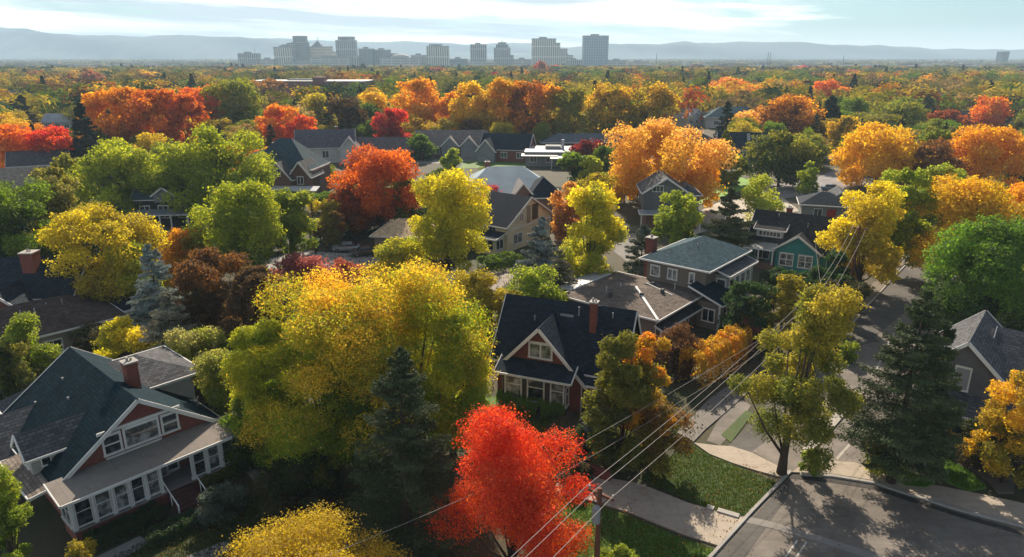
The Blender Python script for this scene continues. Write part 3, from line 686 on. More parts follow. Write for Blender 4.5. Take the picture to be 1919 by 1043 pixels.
# 3 brick Tudor house, centre
h = House('brick_house', 'red brick house with steep navy roof and white-trimmed gable, behind the clipped green hedge', -1.2, 59.7, -22)
h.walls(0, 8.0, 0, 6, 0, 3.3, BR, 'w', 4.3)
h.gable(0, 8.0, 0, 6.2, 3.3, 4.3, NAVY, 'w', .6, .45)
h.walls(-.8, 11.2, 1.4, 8.6, 0, 4.0, BR, 'u', 4.5)
h.gable(-.8, 11.2, 1.4, 8.6, 4.0, 4.5, NAVY, 'u', .55, .5)
h.walls(.9, 6.9, -1.3, 0, 0, 3.6, surf('brick', (.07,.045,.04)))
h.shed(.3, 7.6, -1.9, .1, 3.6, 4.5, NAVY)
for u, g in ((1.95, CURT), (4.15, GLASS), (6.2, CURT)): h.window(u, -1.3, 1.0, 1.45 if u < 6 else 1.1, 2.3, 0, 1, 2, split=.6, glass=g, fr=.13)
h.window(6.9, -.65, .75, .8, 1.95, 90, 1, 2, split=.6, fr=.1); h.window(.9, -.65, .75, .8, 1.95, -90, 1, 2, split=.6, fr=.1)
h.window(4.1, 0, 4.75, 2.0, 1.45, 0, 2, 1, glass=CURT, fr=.17)
h.chimney(8.0, 3.6, 5.2, 9.6, .62)
b = MB(); b.box(4.6,5.9,4.05,4.35,7.45,7.72); b.build('roof_vent', surf('plain',(.25,.27,.28)), h.root)
for q in ((9.0,9.2,2.6,3.2,6.0,6.2),(9.9,10.6,2.9,3.1,6.1,6.3)): b = MB(); b.box(*q); b.build('roof_flashing', surf('plain',(.45,.45,.45)), h.root)
h.walls(-1.3, .3, 4.4, 6.2, 4.3, 5.7, surf('plain', (.55,.50,.42)), name='dormer'); h.window(-.5, 4.4, 4.7, .7, .7, 0, 1, 1)
h.shed(-1.5, .6, 4.2, 6.4, 5.75, 6.5, NAVY)
h.window(11.2, 5, 5.0, 1.2, 1.3, 90, 2, 1, fr=.12); h.window(11.2, 4.2, 1.2, 1.4, 1.5, 90, 2, 1)
h.box('garden_door', 9.2, 10.1, 1.33, 1.42, .8, 2.8, surf('wood', (.10,.06,.04)))
h.steps(8.6, 10.6, -2.4, .8, .85, 6, surf('brick', (.16,.07,.05)))
h.box('landing', 8.3, 10.9, .8, 1.4, 0, .84, BR)
h.shed(8.1, 11.4, -.2, 1.4, 2.9, 3.6, NAVY)

# 4 taupe house
h = House('taupe_house', 'taupe house with broad low brown roof and raised blue hipped upper storey', 15.8, 70.3, 50)
h.walls(.5, 12, .5, 12.5, 0, 3.6, TAUPE)
h.hip(.5, 12, .5, 12.5, 3.6, 1.0, TAUPER, .6, inset=5.8)
b = MB(); b.beam((-.05,-.05,3.84),(6.2,6.4,4.68),.28,.07); b.build('ridge_cap', W_TRIM, h.root)
b = MB(); b.beam((7.5,2.2,4.15),(8.4,6.2,4.6),.1,.08); b.build('pipe', W_TRIM, h.root)
b = MB()
for (u, w) in ((4.5,4.6),(7.3,3.4),(2.4,7.6),(9,5.6)): b.box(u-.22,u+.22,w-.16,w+.16,4.0,4.72)
b.build('roof_vent', surf('plain', (.10,.10,.10)), h.root)
b = MB()
for (u, w) in ((9.6,3.0),(3.2,8.6),(5.4,8.0)): b.tube([(u,w,4.0),(u,w,5.0)],[.07,.07],6)
b.build('vent_pipe', WHITER, h.root)
h.shed(.3, 12, -.6, .5, 2.5, 2.95, CHARC)
for u in (2.5, 4.6, 6.6, 8.4): h.window(u, .5, .9, .8, 1.0, 0, 1, 1, fr=.08)
h.posts([(.4, -.3)], 0, 2.5, .14)
h.window(.5, 4, 1.2, 1.3, 1.2, -90, 2, 1)
h.walls(12, 23.2, .2, 8.2, 0, 6.5, TAUPE)
h.hip(12, 23.2, .2, 8.2, 6.5, 2.3, BLUER, .75)
for w in (7.0, 4.6, 2.0): h.window(12, w, 4.5, 1.1 if w > 2 else .5, 1.35, -90, 2 if w == 4.6 else 1, 1, fr=.14, glass=CURT)
h.walls(14.6, 22.6, -1.5, .2, 0, 5.5, surf('siding', (.34,.36,.36)))
h.shed(14.2, 23.0, -1.9, .3, 5.6, 6.3, GREYR)
for u in (15.8, 17.5, 19.2, 20.9): h.window(u, -1.5, 3.3, 1.35, 1.7, 0, 1, 1, fr=.14, glass=GLASS if u < 17 else CURT)
h.window(14.6, -.7, 3.3, 1.0, 1.7, -90, 1, 1, fr=.14)
h.chimney(15.0, 9.4, 0, 8.6, 1.1)
h.walls(10.2, 14.2, -2.6, .2, 0, 3.3, TAUPE); h.shed(9.7, 14.8, -3.2, 1.3, 3.35, 5.0, TEALR)
h.window(10.2, -1.3, .9, 1.4, 1.6, -90, 2, 1, fr=.13); h.window(12.3, -2.6, .7, 2.2, 2.0, 0, 2, 1, fr=.13)
h.posts([(10.1,-2.7), (14.3,-2.7)], 0, 3.3, .22)
h.walls(3, 10.5, 12.5, 15.5, 0, 3.3, TAUPE); h.shed(2.6, 11, 12.9, 16, 3.9, 3.4, surf('plain', (.40,.40,.40), .5, .2))

# 5 teal house
h = House('teal_house', 'teal painted house with grey-brown gabled roof and white trim', 40.3, 102.1, -32)
h.walls(0, 6.0, 0, 6, 0, 3.3, TEALW, 'w', 2.1); h.gable(0, 6.0, 0, 4.5, 3.3, 2.1, CHARC, 'w', .5, .4)
h.walls(-4.3, 7.0, 1.2, 9.0, 0, 3.3, TEALW, 'u', 4.3); h.gable(-4.3, 7.0, 1.2, 9.0, 3.3, 4.3, CHARC, 'u', .6, .5)
h.window(1.6, 0, .7, 1.8, 1.9, 0, 2, 2, glass=CURT, fr=.14); h.window(4.3, 0, .7, 1.8, 1.9, 0, 2, 2, glass=CURT, fr=.14)
h.window(6.0, .7, .7, .9, 1.9, 90, 1, 2, fr=.12)
h.shed(-4.6, -.2, -1.0, 1.4, 3.0, 3.6, surf('plain', (.34,.33,.30), .7, .2)); h.posts([(-4.4,-.8),(-.3,-.8),(-2.4,-.8)], 0, 3.0, .18)
h.box('porch_floor', -4.5, 0, -1, 1.2, 0, .7, BR2); h.window(-2.2, 1.2, 1.0, 2.0, 1.5, 0, 2, 1)
h.walls(-3.6, .4, 1.9, 4.2, 4.2, 5.5, WHITES, name='dormer'); h.shed(-4.0, .8, 1.6, 5.0, 5.5, 6.7, CHARC)
h.window(-1.6, 1.9, 4.45, 3.1, .75, 0, 6, 1, fr=.1)
h.walls(7.0, 8.6, 3, 8, 0, 2.8, TEALW); h.shed(6.9, 9.4, 2.4, 8.4, 3.1, 2.5, surf('plain', (.32,.35,.37), .6, .2))
h.window(7.0, 6, 4.0, 1.0, 1.2, 90, 1, 1)
h.chimney(0, 7.0, 5.5, 8.3, .8)

# 6 small blue-roofed house with red door
h = House('small_house', 'small grey house with navy hipped roof and red door, above the teal house', 57.2, 134.6, -18)
h.walls(0, 8.5, 0, 7, 0, 3.2, GREYS); h.hip(0, 8.5, 0, 7, 3.2, 2.2, NAVY, .6)
h.walls(5, 9.5, 4, 10, 0, 3.6, GREYS, 'w', 1.8); h.gable(5, 9.5, 4, 10, 3.6, 1.8, GREYR, 'w', .5)
h.box('door', 4.6, 6.3, -.08, -.005, .3, 2.6, surf('plain', (.33,.03,.025), .6, .1)); h.window(3.0, 0, .6, 1.4, 2.0, 0, 2, 1)

# 7 cream house
h = House('cream_house', 'cream two-storey house with steep navy roof and tall end gable', -.8, 111.0, 54)
h.walls(0, 13, 0, 8, 0, 4.5, CREAM, 'w', 3.7); h.gable(0, 13, 0, 8, 4.5, 3.7, surf('shingle', (.010,.017,.030), .9), 'w', .6, .45)
for u, z, wd, hh in ((3.0, 1.0, 2.4, 1.7), (4.0, 4.6, 1.0, 1.3), (9.3, .8, 1.2, 1.8), (12.1, 1.5, .8, 2.2)): h.window(u, 0, z, wd, hh, 0, 2, 1, glass=CURT, fr=.14)
h.box('balcony_door', 7.2, 9.0, -.06, -.004, 4.2, 6.9, surf('wood', (.10,.07,.05))); h.box('panel', 5.6, 6.7, -.05, -.004, 3.9, 6.9, surf('siding', (.36,.31,.22)))
h.box('band', 0, 13, -.12, -.004, 3.5, 3.75, h.trim)
h.walls(-2.6, 0, .6, 4.6, 0, 2.7, CREAM); h.shed(-3.1, .1, .1, 5.2, 2.75, 3.4, NAVY, side='u')
h.window(-2.6, 2.6, .8, 3.4, 1.6, -90, 3, 1, fr=.12); h.window(-1.3, .6, .8, 1.8, 1.6, 0, 2, 1, fr=.12); h.window(0, 3.0, 3.0, 1.3, 1.2, -90, 2, 1)
h.walls(-1.5, 6.5, 6.5, 12, 0, 4.5, CREAM, 'u', 2.6); h.gable(-1.5, 6.5, 6.5, 12, 4.5, 2.6, NAVY, 'u', .6)
# 7b big house with pale blue roof
h = House('blue_roof_house', 'pale blue hipped roof house with small brick gable, behind the cream house', -9.8, 134.0, 8)
h.walls(0, 19, 0, 14, 0, 5.0, BR2); h.hip(0, 19, 0, 14, 5.0, 4.6, PALEBLUE, .6, inset=6.5)
h.walls(9.5, 14, -2.5, 3, 0, 5.0, BR2, 'w', 2.6); h.gable(9.5, 14, -2.5, 5, 5.0, 2.6, surf('plain', (.22,.20,.19), .7, .2), 'w', .4)
h.walls(13, 19.5, -3, 4, 0, 4.8, BR2); h.hip(13, 19.5, -3, 5, 4.8, 3.6, NAVY, .6)
h.walls(3, 8, -3, 2, 0, 3.6, BR2, 'w', 2.2); h.gable(3, 8, -3, 4, 3.6, 2.2, surf('plain', (.30,.28,.27), .7, .2), 'w', .4)
h.window(11.7, -2.5, 2.0, 1.6, 1.4, 0, 2, 1); h.chimney(6, 9, 7, 10.4, .9)

# 8 tan roof bungalow
h = House('bungalow', 'single-storey bungalow with sunlit tan roof beside the parked cars', -22.6, 110.6, -8)
h.walls(0, 9.5, 0, 9, 0, 2.9, surf('siding', (.30,.25,.2))); h.hip(0, 9.5, 0, 9, 2.9, 2.1, TANR, .6, inset=3.6)
h.walls(8, 13.5, -3.6, 5, 0, 2.7, surf('siding', (.16,.10,.085)), 'w', 1.3); h.gable(8, 13.5, -3.6, 5, 2.7, 1.3, NAVY, 'w', .5)
for u in (9.6, 11.9): h.window(u, -3.6, .5, 1.5, 1.9, 0, 2, 1, fr=.16)
h.window(4, 0, .9, 1.8, 1.3, 0, 2, 1)

# 9 grey house, centre right
h = House('grey_house', 'grey two-storey house with curved porch roof and white porch posts', 25.2, 128.0, -4)
h.walls(0, 9.5, 0, 9, 0, 3.2, BR2); h.walls(-.5, 7.5, .3, 9, 3.5, 6.9, GREYW, 'w', 2.6); h.gable(-.5, 7.5, .3, 9, 6.9, 2.6, GREYR, 'w', .5)
h.shed(-1.4, 10.2, -1.9, .3, 3.15, 3.55, surf('plain', (.25,.26,.27), .7, .2)); h.posts([(5.8,-1.6),(7.6,-1.6),(9.8,-1.6),(-1,-1.6)], 0, 3.1, .2)
h.walls(6, 10, 2, 10, 3.3, 6.0, GREYW); h.hip(6, 10, 2, 10, 6.0, 1.8, GREYR, .5)
h.window(8.7, 2, 3.9, 1.6, 1.6, 0, 2, 1); h.window(2, .3, 7.0, 1.9, 1.1, 0, 3, 1); h.window(3, 0, .8, 1.8, 1.5, 0, 2, 1); h.window(7.2, 0, .3, 1.5, 2.3, 0, 2, 1)

# 10 steep-roofed old house
h = House('steep_roofed_house', 'old brown brick house with tall pyramid roof and several front gables', -61.5, 159.0, -6)
h.walls(0, 16, 1, 12, 0, 6.2, BR2); h.hip(0, 15, 1, 13, 6.2, 6.6, surf('shingle', (.05,.08,.095), .9), .6)
for u0, u1, w, zz, ri in ((-.5, 5.5, -.5, 6.0, 4.0), (6, 12, -2.2, 4.9, 3.3), (11.4, 16, -1.0, 5.4, 2.9)):
    h.walls(u0, u1, w, 5, 0, zz, BR2, 'w', ri); h.gable(u0, u1, w, 6, zz, ri, surf('shingle', (.12,.115,.11), .9), 'w', .5)
for u, w, z in ((8, -2.2, 1.0), (10.2, -2.2, 1.0), (9, -2.2, 5.3), (13.7, -1, 3.4), (2.4, -.5, 1.2), (13.7,-1,.9)): h.window(u, w, z, 1.3, 1.7, 0, 2, 1, fr=.14)
h.shed(8, 18.5, -4.6, -2, 2.6, 3.2, WHITER); h.posts([(8.3,-4.3),(11,-4.3),(14.5,-4.3),(18,-4.3)], 0, 2.6, .2)
h.chimney(4, 9, 6, 11.5, 1.0)

# 12 grey house at right edge
h = House('grey_gabled_house', 'grey sided gabled house with gold window frames beside the tall fir', 36.2, 56.2, -40)
h.walls(0, 6.4, 0, 9, 0, 5.0, GREYW, 'w', 3.0); h.gable(0, 6.4, 0, 9, 5.0, 3.0, GREYR, 'w', .55, .5)
h.walls(5, 14, 3, 10, 0, 4.8, GREYW, 'u', 2.8); h.gable(5, 14, 3, 10, 4.8, 2.8, GREYR, 'u', .5)
h.window(3.2, 0, 3.6, 1.0, 2.1, 0, 1, 1, glass=surf('plain', (.30,.30,.31), .7, .1), fr=.12, label='shuttered upper window')
h.walls(.4, 8.5, -2.6, 0, 0, 2.6, surf('siding', (.20,.13,.06))); h.shed(-.1, 9.2, -3.2, .05, 2.65, 3.4, GREYR)
for u in (1.8, 4.4, 6.9): h.window(u, -2.6, .7, 1.8, 1.6, 0, 1, 1, trim=GOLDT, fr=.14, label='gold framed porch window')
h.window(8.5, 3, 3, 1.2, 1.6, 0, 2, 1); h.box('door', 9.6, 10.6, 2.92, 2.995, .2, 2.3, surf('wood', (.12,.07,.03)))

def simple_house(name, label, px, py, w, d, rot, z, rise, wall, roof, kind='gable', axis='u', group=None, extra=None, chim=False, nwin=3):
    X, Y, _ = P(px, py); h = House(name, label, X, Y, rot, group=group)
    h.walls(-w/2, w/2, 0, d, 0, z, wall, axis if kind == 'gable' else None, rise)
    if kind == 'gable': h.gable(-w/2, w/2, 0, d, z, rise, roof, axis, .5)
    elif kind == 'hip': h.hip(-w/2, w/2, 0, d, z, rise, roof, .6)
    else:
        b = MB(); b.box(-w/2-.3, w/2+.3, -.3, d+.3, z, z+.35); b.build('roof', roof, h.root)
        b = MB(); b.box(-w*.2, w*.05, d*.4, d*.7, z+.35, z+1.3); b.build('roof_unit', GREYS, h.root)
    for i in range(nwin): h.window(-w/2+w*(i+.5)/nwin, 0, z*.32, min(1.8, w/nwin*.5), z*.42, 0, 2, 1, fr=.14)
    if kind == 'gable' and axis == 'w': h.window(0, 0, z+rise*.15, min(1.4, w*.2), rise*.4, 0, 2, 1, fr=.14)
    if chim: h.chimney(w*.2, d*.5, z+rise*.3, z+rise+1.0, .8)
    return h
SH = simple_house
h = SH('porch_house', 'dark house with grey-blue roof and white porch posts, between the two rounded green trees', 312, 425, 10, 9, 6, 5.6, 3.2, DARKS, surf('shingle', (.07,.11,.13), .9), 'gable', 'u')
h.shed(-5, 5.4, -2.6, 0, 2.9, 3.5, surf('plain', (.25,.28,.30), .6, .2)); h.posts([(-3,-2.4),(0,-2.4),(2,-2.4),(5,-2.4)], 0, 2.9, .22)
h.walls(-1, 2.6, -1.2, 2, 5.0, 6.4, GREYS, 'w', 1.3, name='dormer'); h.gable(-1, 2.6, -1.2, 3, 6.4, 1.3, GREYR, 'w', .35)
SH('gabled_house', 'grey roofed house with white front gable below the red maples on the left', 78, 338, 13, 10, 28, 4.2, 3.0, WHITES, GREYR, 'gable', 'u')
SH('gabled_house', 'long grey-brown roof at the left edge above the dark green tree', 20, 385, 17, 12, 20, 4.0, 3.2, BR2, surf('shingle', (.14,.13,.12), .9), 'gable', 'u')
h = SH('gabled_house', 'pale house with mauve-grey roof and white gable, right of the steep-roofed house', 612, 305, 17, 9, 10, 5.0, 4.5, WHITES, surf('shingle', (.12,.11,.13), .9), 'gable', 'u', chim=True)
h.walls(4.5, 10, -3, 4, 0, 4.6, WHITES, 'w', 3.2); h.gable(4.5, 10, -3, 5, 4.6, 3.2, surf('shingle', (.12,.11,.13), .9), 'w', .4)
SH('long_roof_house', 'long dark brown roof right of the bright red tree', 715, 300, 26, 9, -2, 3.5, 3.0, BR2, surf('shingle', (.15,.12,.12), .9), 'gable', 'u', nwin=5)
h = SH('twin_gabled_house', 'brown roofed house with two small white-trimmed front gables, left of the brick house row', 845, 296, 22, 10, 0, 4.2, 4.0, BR2, surf('shingle', (.22,.18,.16), .9), 'gable', 'u', nwin=5)
for u in (0, 6): h.walls(u-2.6, u+2.6, -2, 3, 0, 4.2, GREYS, 'w', 2.6); h.gable(u-2.6, u+2.6, -2, 4, 4.2, 2.6, surf('shingle', (.22,.18,.16), .9), 'w', .4)
h = SH('brick_house', 'brick house with glossy navy roof and white trim, just below the orange treeline', 945, 303, 15, 10, -14, 4.0, 4.0, BR, NAVY, 'gable', 'u')
h.walls(-8, -2.5, -2, 4, 0, 3.6, GREYS, 'w', 3.2); h.gable(-8, -2.5, -2, 5, 3.6, 3.2, NAVY, 'w', .5)
h = SH('flat_roofed_house', 'white flat-roofed house with metal flue, right of the brick house row', 1045, 312, 19, 14, -4, 4.0, 0, GREYS, surf('plain', (.50,.50,.50), .6, .15), 'flat', nwin=4)
h.shed(-10.5, 0, -2.4, .2, 3.4, 3.8, surf('plain', (.50,.44,.38), .6, .15)); h.shed(-2, 8, -4.6, -.5, 3.0, 3.5, surf('plain', (.52,.52,.50), .6, .15)); h.posts([(-1.7,-4.3),(3,-4.3),(7.6,-4.3)], 0, 3.0, .2)
b = MB(); b.tube([(1.5,6,4.35),(1.5,6,7.2)], [.5,.45], 10); b.build('flue', surf('plain', (.30,.31,.33), .4), h.root)
SH('long_roof_house', 'wide dark grey roof behind the dark red tree', 1110, 285, 34, 12, 3, 3.2, 2.6, DARKS, surf('shingle', (.14,.15,.17), .9), 'hip', nwin=5)
SH('hipped_house', 'dark blue hipped roof beside the big orange tree', 1312, 285, 13, 11, 20, 3.4, 3.6, BR2, NAVY, 'hip')
h = SH('gabled_house', 'navy roofed house with long grey skylight, behind the dark conifer', 1392, 300, 15, 10, -12, 3.6, 4.4, DARKS, NAVY, 'gable', 'u')
b = MB(); b.slab([(1.0,2.1,6.0),(2.0,2.1,6.0),(2.0,4.2,7.9),(1.0,4.2,7.9)], .1); b.build('skylight', surf('plain', (.35,.35,.30), .4), h.root)
SH('white_house', 'pale house with teal-grey hipped roof in the woods on the right', 1378, 240, 26, 14, -6, 4.5, 4.6, WHITES, surf('shingle', (.06,.11,.13), .9), 'hip')
SH('gabled_house', 'low dark roof behind the orange tree at the far right', 1838, 238, 24, 12, 8, 3.6, 3.2, DARKS, NAVY, 'gable', 'u')
SH('gabled_house', 'small pale roof just under the orange trees on the far left', 110, 245, 12, 9, 4, 4.0, 3.0, WHITES, surf('plain', (.40,.40,.42)), 'gable', 'u')
h = SH('school_building', 'long low red brick school with flat white roof edge, in the woods below downtown', 575, 190, 86, 30, -3, 14, 0, surf('brick', (.20,.07,.06)), surf('plain', (.48,.45,.42), .6, .15), 'flat', nwin=8)
h.walls(6, 14, -1, 8, 0, 17, surf('brick', (.20,.06,.055))); 
SH('flat_roofed_house', 'small white-topped building in the woods left of the red brick school', 210, 176, 22, 14, 3, 6, 0, GREYS, WHITER, 'flat')
SH('flat_roofed_house', 'pale flat building half hidden in the woods right of the red brick school', 700, 190, 34, 18, 2, 7, 0, WHITES, WHITER, 'flat')
SH('gabled_house', 'grey-blue roof on the right edge in the far woods', 1878, 205, 20, 12, -5, 4, 3.4, WHITES, surf('shingle', (.16,.2,.22), .9), 'gable', 'u')
SH('gabled_house', 'pale sunlit gable among the trees left of the teal-grey hipped roof', 1306, 236, 12, 9, 35, 4, 3.6, WHITES, surf('plain', (.35,.34,.33)), 'gable', 'w')

for px, py, w_, rot_, wall_, roof_, kd, lab in (
    (1625, 214, 22, 12, WHITES, GREYR, 'gable', 'grey roof in the far woods between the copper tree and the broad olive tree'),
    (1745, 196, 24, -10, BR2, surf('shingle', (.20,.17,.16), .9), 'hip', 'brown roof in the far woods above the dark rusty red tree'),
    (1300, 176, 30, 5, WHITES, surf('plain', (.42,.41,.40)), 'gable', 'pale roof in the far woods left of the salmon red tree'),
    (985, 146, 40, 4, WHITES, GREYR, 'gable', 'small grey roof in the woods just below the finial tower'),
    (420, 152, 36, 8, WHITES, surf('plain', (.40,.37,.35)), 'hip', 'pale roof in the far woods left of the copper tree'),
    (30, 205, 26, 14, WHITES, surf('shingle', (.18,.18,.19), .9), 'gable', 'grey roof in the woods at the far left above the orange-red maple'),
    (1480, 158, 34, -6, BR2, surf('plain', (.35,.30,.28)), 'gable', 'tan roof in the far woods left of the bright orange-red tree'),
    (1840, 158, 40, 6, WHITES, WHITER, 'gable', 'white roof in the far woods at the right, below the lone teal tower')):
    SH('gabled_house' if kd == 'gable' else 'hipped_house', lab, px, py, w_, 14, rot_, 6.5, 4.5, wall_, roof_, kd, 'u')
# gutters' downpipes and roof vents on the near houses
def downpipe(i, pts, z1):
    for (u, w) in pts:
        b = MB(); b.tube([(u, w, .05), (u, w, z1-.3), (u, w-.25, z1)], [.05, .05, .05], 6); b.build('downpipe', W_TRIM, HOUSES[i].root)
def vents(i, pts):
    for (u, w, z) in pts:
        b = MB(); b.tube([(u, w, z-.5), (u, w, z+.35)], [.06, .06], 8); b.tube([(u, w, z+.35), (u, w, z+.42)], [.1, .08], 8); b.build('vent_pipe', surf('plain', (.3,.3,.3)), HOUSES[i].root)
downpipe(0, [(12.3, 8.2), (.2, 2.2)], 3.5); vents(0, [(3.4, 9.5, 5.95), (4.0, 12.5, 6.4), (8.6, 9.8, 6.3), (2.0, 13.0, 4.9)])
downpipe(1, [(15.5, .2)], 3.1); vents(1, [(11.0, 4.2, 5.0)])
downpipe(3, [(8.1, -.1)], 3.2); vents(3, [(2.2, 3.6, 7.0), (9.6, 4.4, 8.0), (6.4, 4.2, 8.2)])
downpipe(4, [(.42, .4), (11.95, .1)], 3.4); vents(4, [(15.5, 3.2, 8.2), (19.0, 5.2, 8.3)])
downpipe(5, [(-.1, 1.1), (7.1, 1.1)], 3.2); vents(5, [(3.5, 3.6, 6.4), (-1.0, 4.5, 7.2)])
# ---------------------------------------------------------------- trees one by one
T = tree
# foreground
T('b', 600, 532, 868, 295, (.95,.61,.05), (.32,.44,.02), 'broad golden-topped tree, left half of the huge yellow pair in the middle', .04, 'round', 50, 1.1, 1.6, 2.8)
T('b', 766, 504, 850, 285, (.93,.63,.05), (.30,.46,.02), 'broad yellow and lime tree, right half of the huge yellow pair in the middle', .04, 'round', 50, 1.1, 1.6, 2.8)
T('b', 846, 592, 858, 140, (.62,.60,.03), (.30,.42,.02), 'lime green lower tree at the right foot of the huge yellow pair', .02, 'oval', 30)
T('b', 518, 600, 862, 150, (.58,.56,.03), (.24,.36,.02), 'green and yellow lower tree at the left foot of the huge yellow pair', .02, 'round', 28)
T('b', 685, 610, 872, 170, 'G', 'DG', 'shaded green tree between the huge yellow pair, behind the dark spruce', .05, 'oval', 24)
T('c', 757, 662, 1030, 235, (.085,.115,.045), (.045,.065,.028), 'tall dark green spruce in front of the huge yellow trees', cover=1.3, cb=.03)
T('b', 958, 778, 1085, 275, (.87,.075,.025), (.76,.15,.02), 'vivid red maple in the front, under the power lines', .08, 'egg', 34, 2.0, 1.2, 2.2)
T('b', 582, 1000, 1230, 285, (.62,.44,.03), 'DY', 'yellow tree with small leaves at the bottom edge', .12, 'round', 40, 1.3, .8, 1.7)
T('b', 2, 868, 1085, 85, 'LG', 'G', 'light green tree cut by the left edge near the porch', .10, 'egg', 20)
T('s', 150, 1015, 1085, 60, 'DY', 'OL', 'small yellowish shrub at the bottom edge by the path', .0, 'egg', 12)
T('s', 1160, 1020, 1150, 80, 'LG', 'G', 'small green shrub at the bottom edge beside the brown pole', .0, 'round', 12)
T('c', 1705, 553, 905, 215, (.085,.115,.04), (.04,.06,.024), 'large dark fir standing on the grass strip by the street corner', cover=1.25, cb=.16, droop=.22)
T('c', 1748, 600, 868, 125, 'SG', 'SP', 'smaller dark fir behind the large corner fir', cover=1.1, cb=.1)
T('b', 1490, 535, 888, 185, (.55,.44,.05), (.20,.25,.03), 'tall olive-gold tree beside the street corner, trunk clear below', .10, 'oval', 34, 1.5, 1.4, 2.3)
T('s', 1520, 842, 884, 40, 'LG', 'G', 'bright green shrub at the end of the pale kerb', .0, 'egg', 10)
T('s', 1668, 812, 890, 75, 'DY', 'G', 'yellow-green shrubs at the curved kerb under the large fir', .0, 'round', 14)
T('b', 1908, 702, 905, 120, 'GO', 'OL', 'orange-gold tree at the right edge in front of the grey house', .06, 'oval', 30, 1.2, 1.2)
T('b', 1168, 624, 872, 130, 'OL', (.13,.17,.03), 'dense olive-green tree in front of the brick house', .04, 'oval', 34, .8, .9, 2.8)
T('b', 1215, 628, 862, 92, 'O', 'DY', 'orange-tipped tree touching the olive-green one before the brick house', .10, 'oval', 24, .9)
T('c', 1106, 742, 852, 56, 'BS', 'SP', 'small blue spruce at the steps of the brick house', cover=1.1, cb=.02)
T('b', 1245, 758, 885, 105, 'BR', 'OL', 'thin brownish small tree on the lawn before the brick house', .15, 'round', 18, 1.4, cover=1.5)
# left middle
T('b', 198, 390, 590, 172, 'Y', (.42,.34,.03), 'bright yellow tree left of the pale spruce', .10, 'round', 36, 1.3, 1.0)
T('b', 245, 460, 600, 85, 'YG', 'G', 'yellow-green tree at the right foot of the bright yellow tree', .05, 'oval', 18)
T('c', 292, 462, 640, 112, (.34,.38,.34), 'BS', 'upper pale blue-grey spruce with a thin tip', cover=1.0, cb=.02, droop=.35)
T('c', 320, 555, 700, 145, (.42,.38,.26), (.16,.17,.12), 'lower grey-brown spruce in front of the pale blue one', cover=1.1, cb=.02, droop=.35)
T('b', 233, 598, 690, 108, 'Y', 'YG', 'low yellow tree in front of the brown hipped roof', .05, 'round', 22, 1.3)
T('b', 50, 590, 735, 105, 'LG', 'G', 'pointed green tree in front of the brown hipped roof', .05, 'egg', 24, 1.2)
T('b', 25, 640, 760, 90, 'OL', 'DG', 'dark green tree at the left edge above the teal roof', .05, 'round', 20)
T('b', 370, 615, 745, 100, (.50,.46,.16), 'LG', 'pale cream-green tree right of the grey-brown spruce', .03, 'round', 26, 1.1)
T('b', 430, 655, 805, 115, (.52,.48,.12), 'G', 'pale yellow-green tree behind the grey roof wing', .03, 'round', 26, 1.1)
T('b', 478, 730, 870, 110, 'G', 'DG', 'shaded green tree right of the glazed porch', .02, 'round', 24)
T('b', 410, 468, 660, 150, 'BR', 'DB', 'dark brown tree left of the huge yellow pair', .05, 'round', 28, .9)
T('b', 485, 500, 690, 110, (.16,.09,.04), 'DB', 'brown shaded tree between the dark brown tree and the yellow pair', .05, 'round', 22)
T('b', 345, 430, 545, 88, 'O', 'DY', 'small orange and yellow tree beside the curved street', .05, 'round', 22)
T('b', 445, 340, 530, 165, 'YG', 'G', 'big rounded light green tree, left of its pair behind the brown trees', .10, 'round', 38, .9)
T('b', 545, 356, 505, 98, (.42,.45,.05), 'G', 'rounded light green tree, right of its pair, above the pink shrubs', .22, 'round', 28, .8)
T('b', 35, 345, 545, 150, 'G', 'DG', 'large dark green tree at the left edge', .03, 'round', 36, .8)
T('b', 118, 315, 505, 95, (.36,.33,.08), 'OL', 'tall tan-olive tree between the dark green and rounded green trees', .06, 'oval', 26)
T('b', 225, 266, 420, 150, 'YG', 'G', 'rounded green tree in front of the orange maples', .12, 'round', 36, .7)
T('b', 408, 238, 412, 185, 'YG', 'G', 'tall yellow-green tree right of the dark porch house', .08, 'round', 40, 1.0)
T('b', 140, 290, 420, 70, 'OL', 'YG', 'small olive tree left of the rounded green tree', .06, 'round', 20)
T('c', 160, 193, 325, 62, (.02,.035,.035), 'SP', 'tall blue-black fir beside the red maples on the left', cover=1.4, cb=.02)
T('b', 30, 234, 330, 95, 'OR', 'O', 'orange-red maple at the far left edge', .03, 'round', 30, .9)
T('b', 95, 238, 328, 82, 'R', 'OR', 'crimson maple left of the blue-black fir', .03, 'round', 26)
T('b', 195, 170, 300, 92, (.88,.48,.015), 'O', 'golden orange tree, first of the great orange row on the left', .03, 'oval', 30, .9)
T('b', 245, 165, 302, 90, 'O', (.62,.22,.015), 'orange tree, second of the great orange row on the left', .03, 'oval', 30, .9)
T('b', 300, 168, 304, 96, (.80,.24,.015), (.60,.16,.015), 'rusty orange tree, third of the great orange row on the left', .03, 'oval', 30, .9)
T('b', 345, 178, 300, 70, 'OR', (.55,.14,.015), 'deep orange tree, last of the great orange row on the left', .03, 'oval', 26, .9)
T('b', 378, 160, 262, 98, 'OR', 'OR', 'bright red-orange vase-shaped tree right of the great orange row', .03, 'spread', 30, 1.0)
T('b', 440, 148, 262, 108, 'OL', 'G', 'olive-green tree right of the red-orange vase-shaped tree', .03, 'round', 30)
T('b', 520, 196, 286, 74, 'O', 'OR', 'light orange tree above the steep-roofed house', .03, 'round', 24)
T('b', 566, 216, 290, 52, 'OR', 'R', 'small coral red tree behind the steep pyramid roof', .03, 'round', 18)
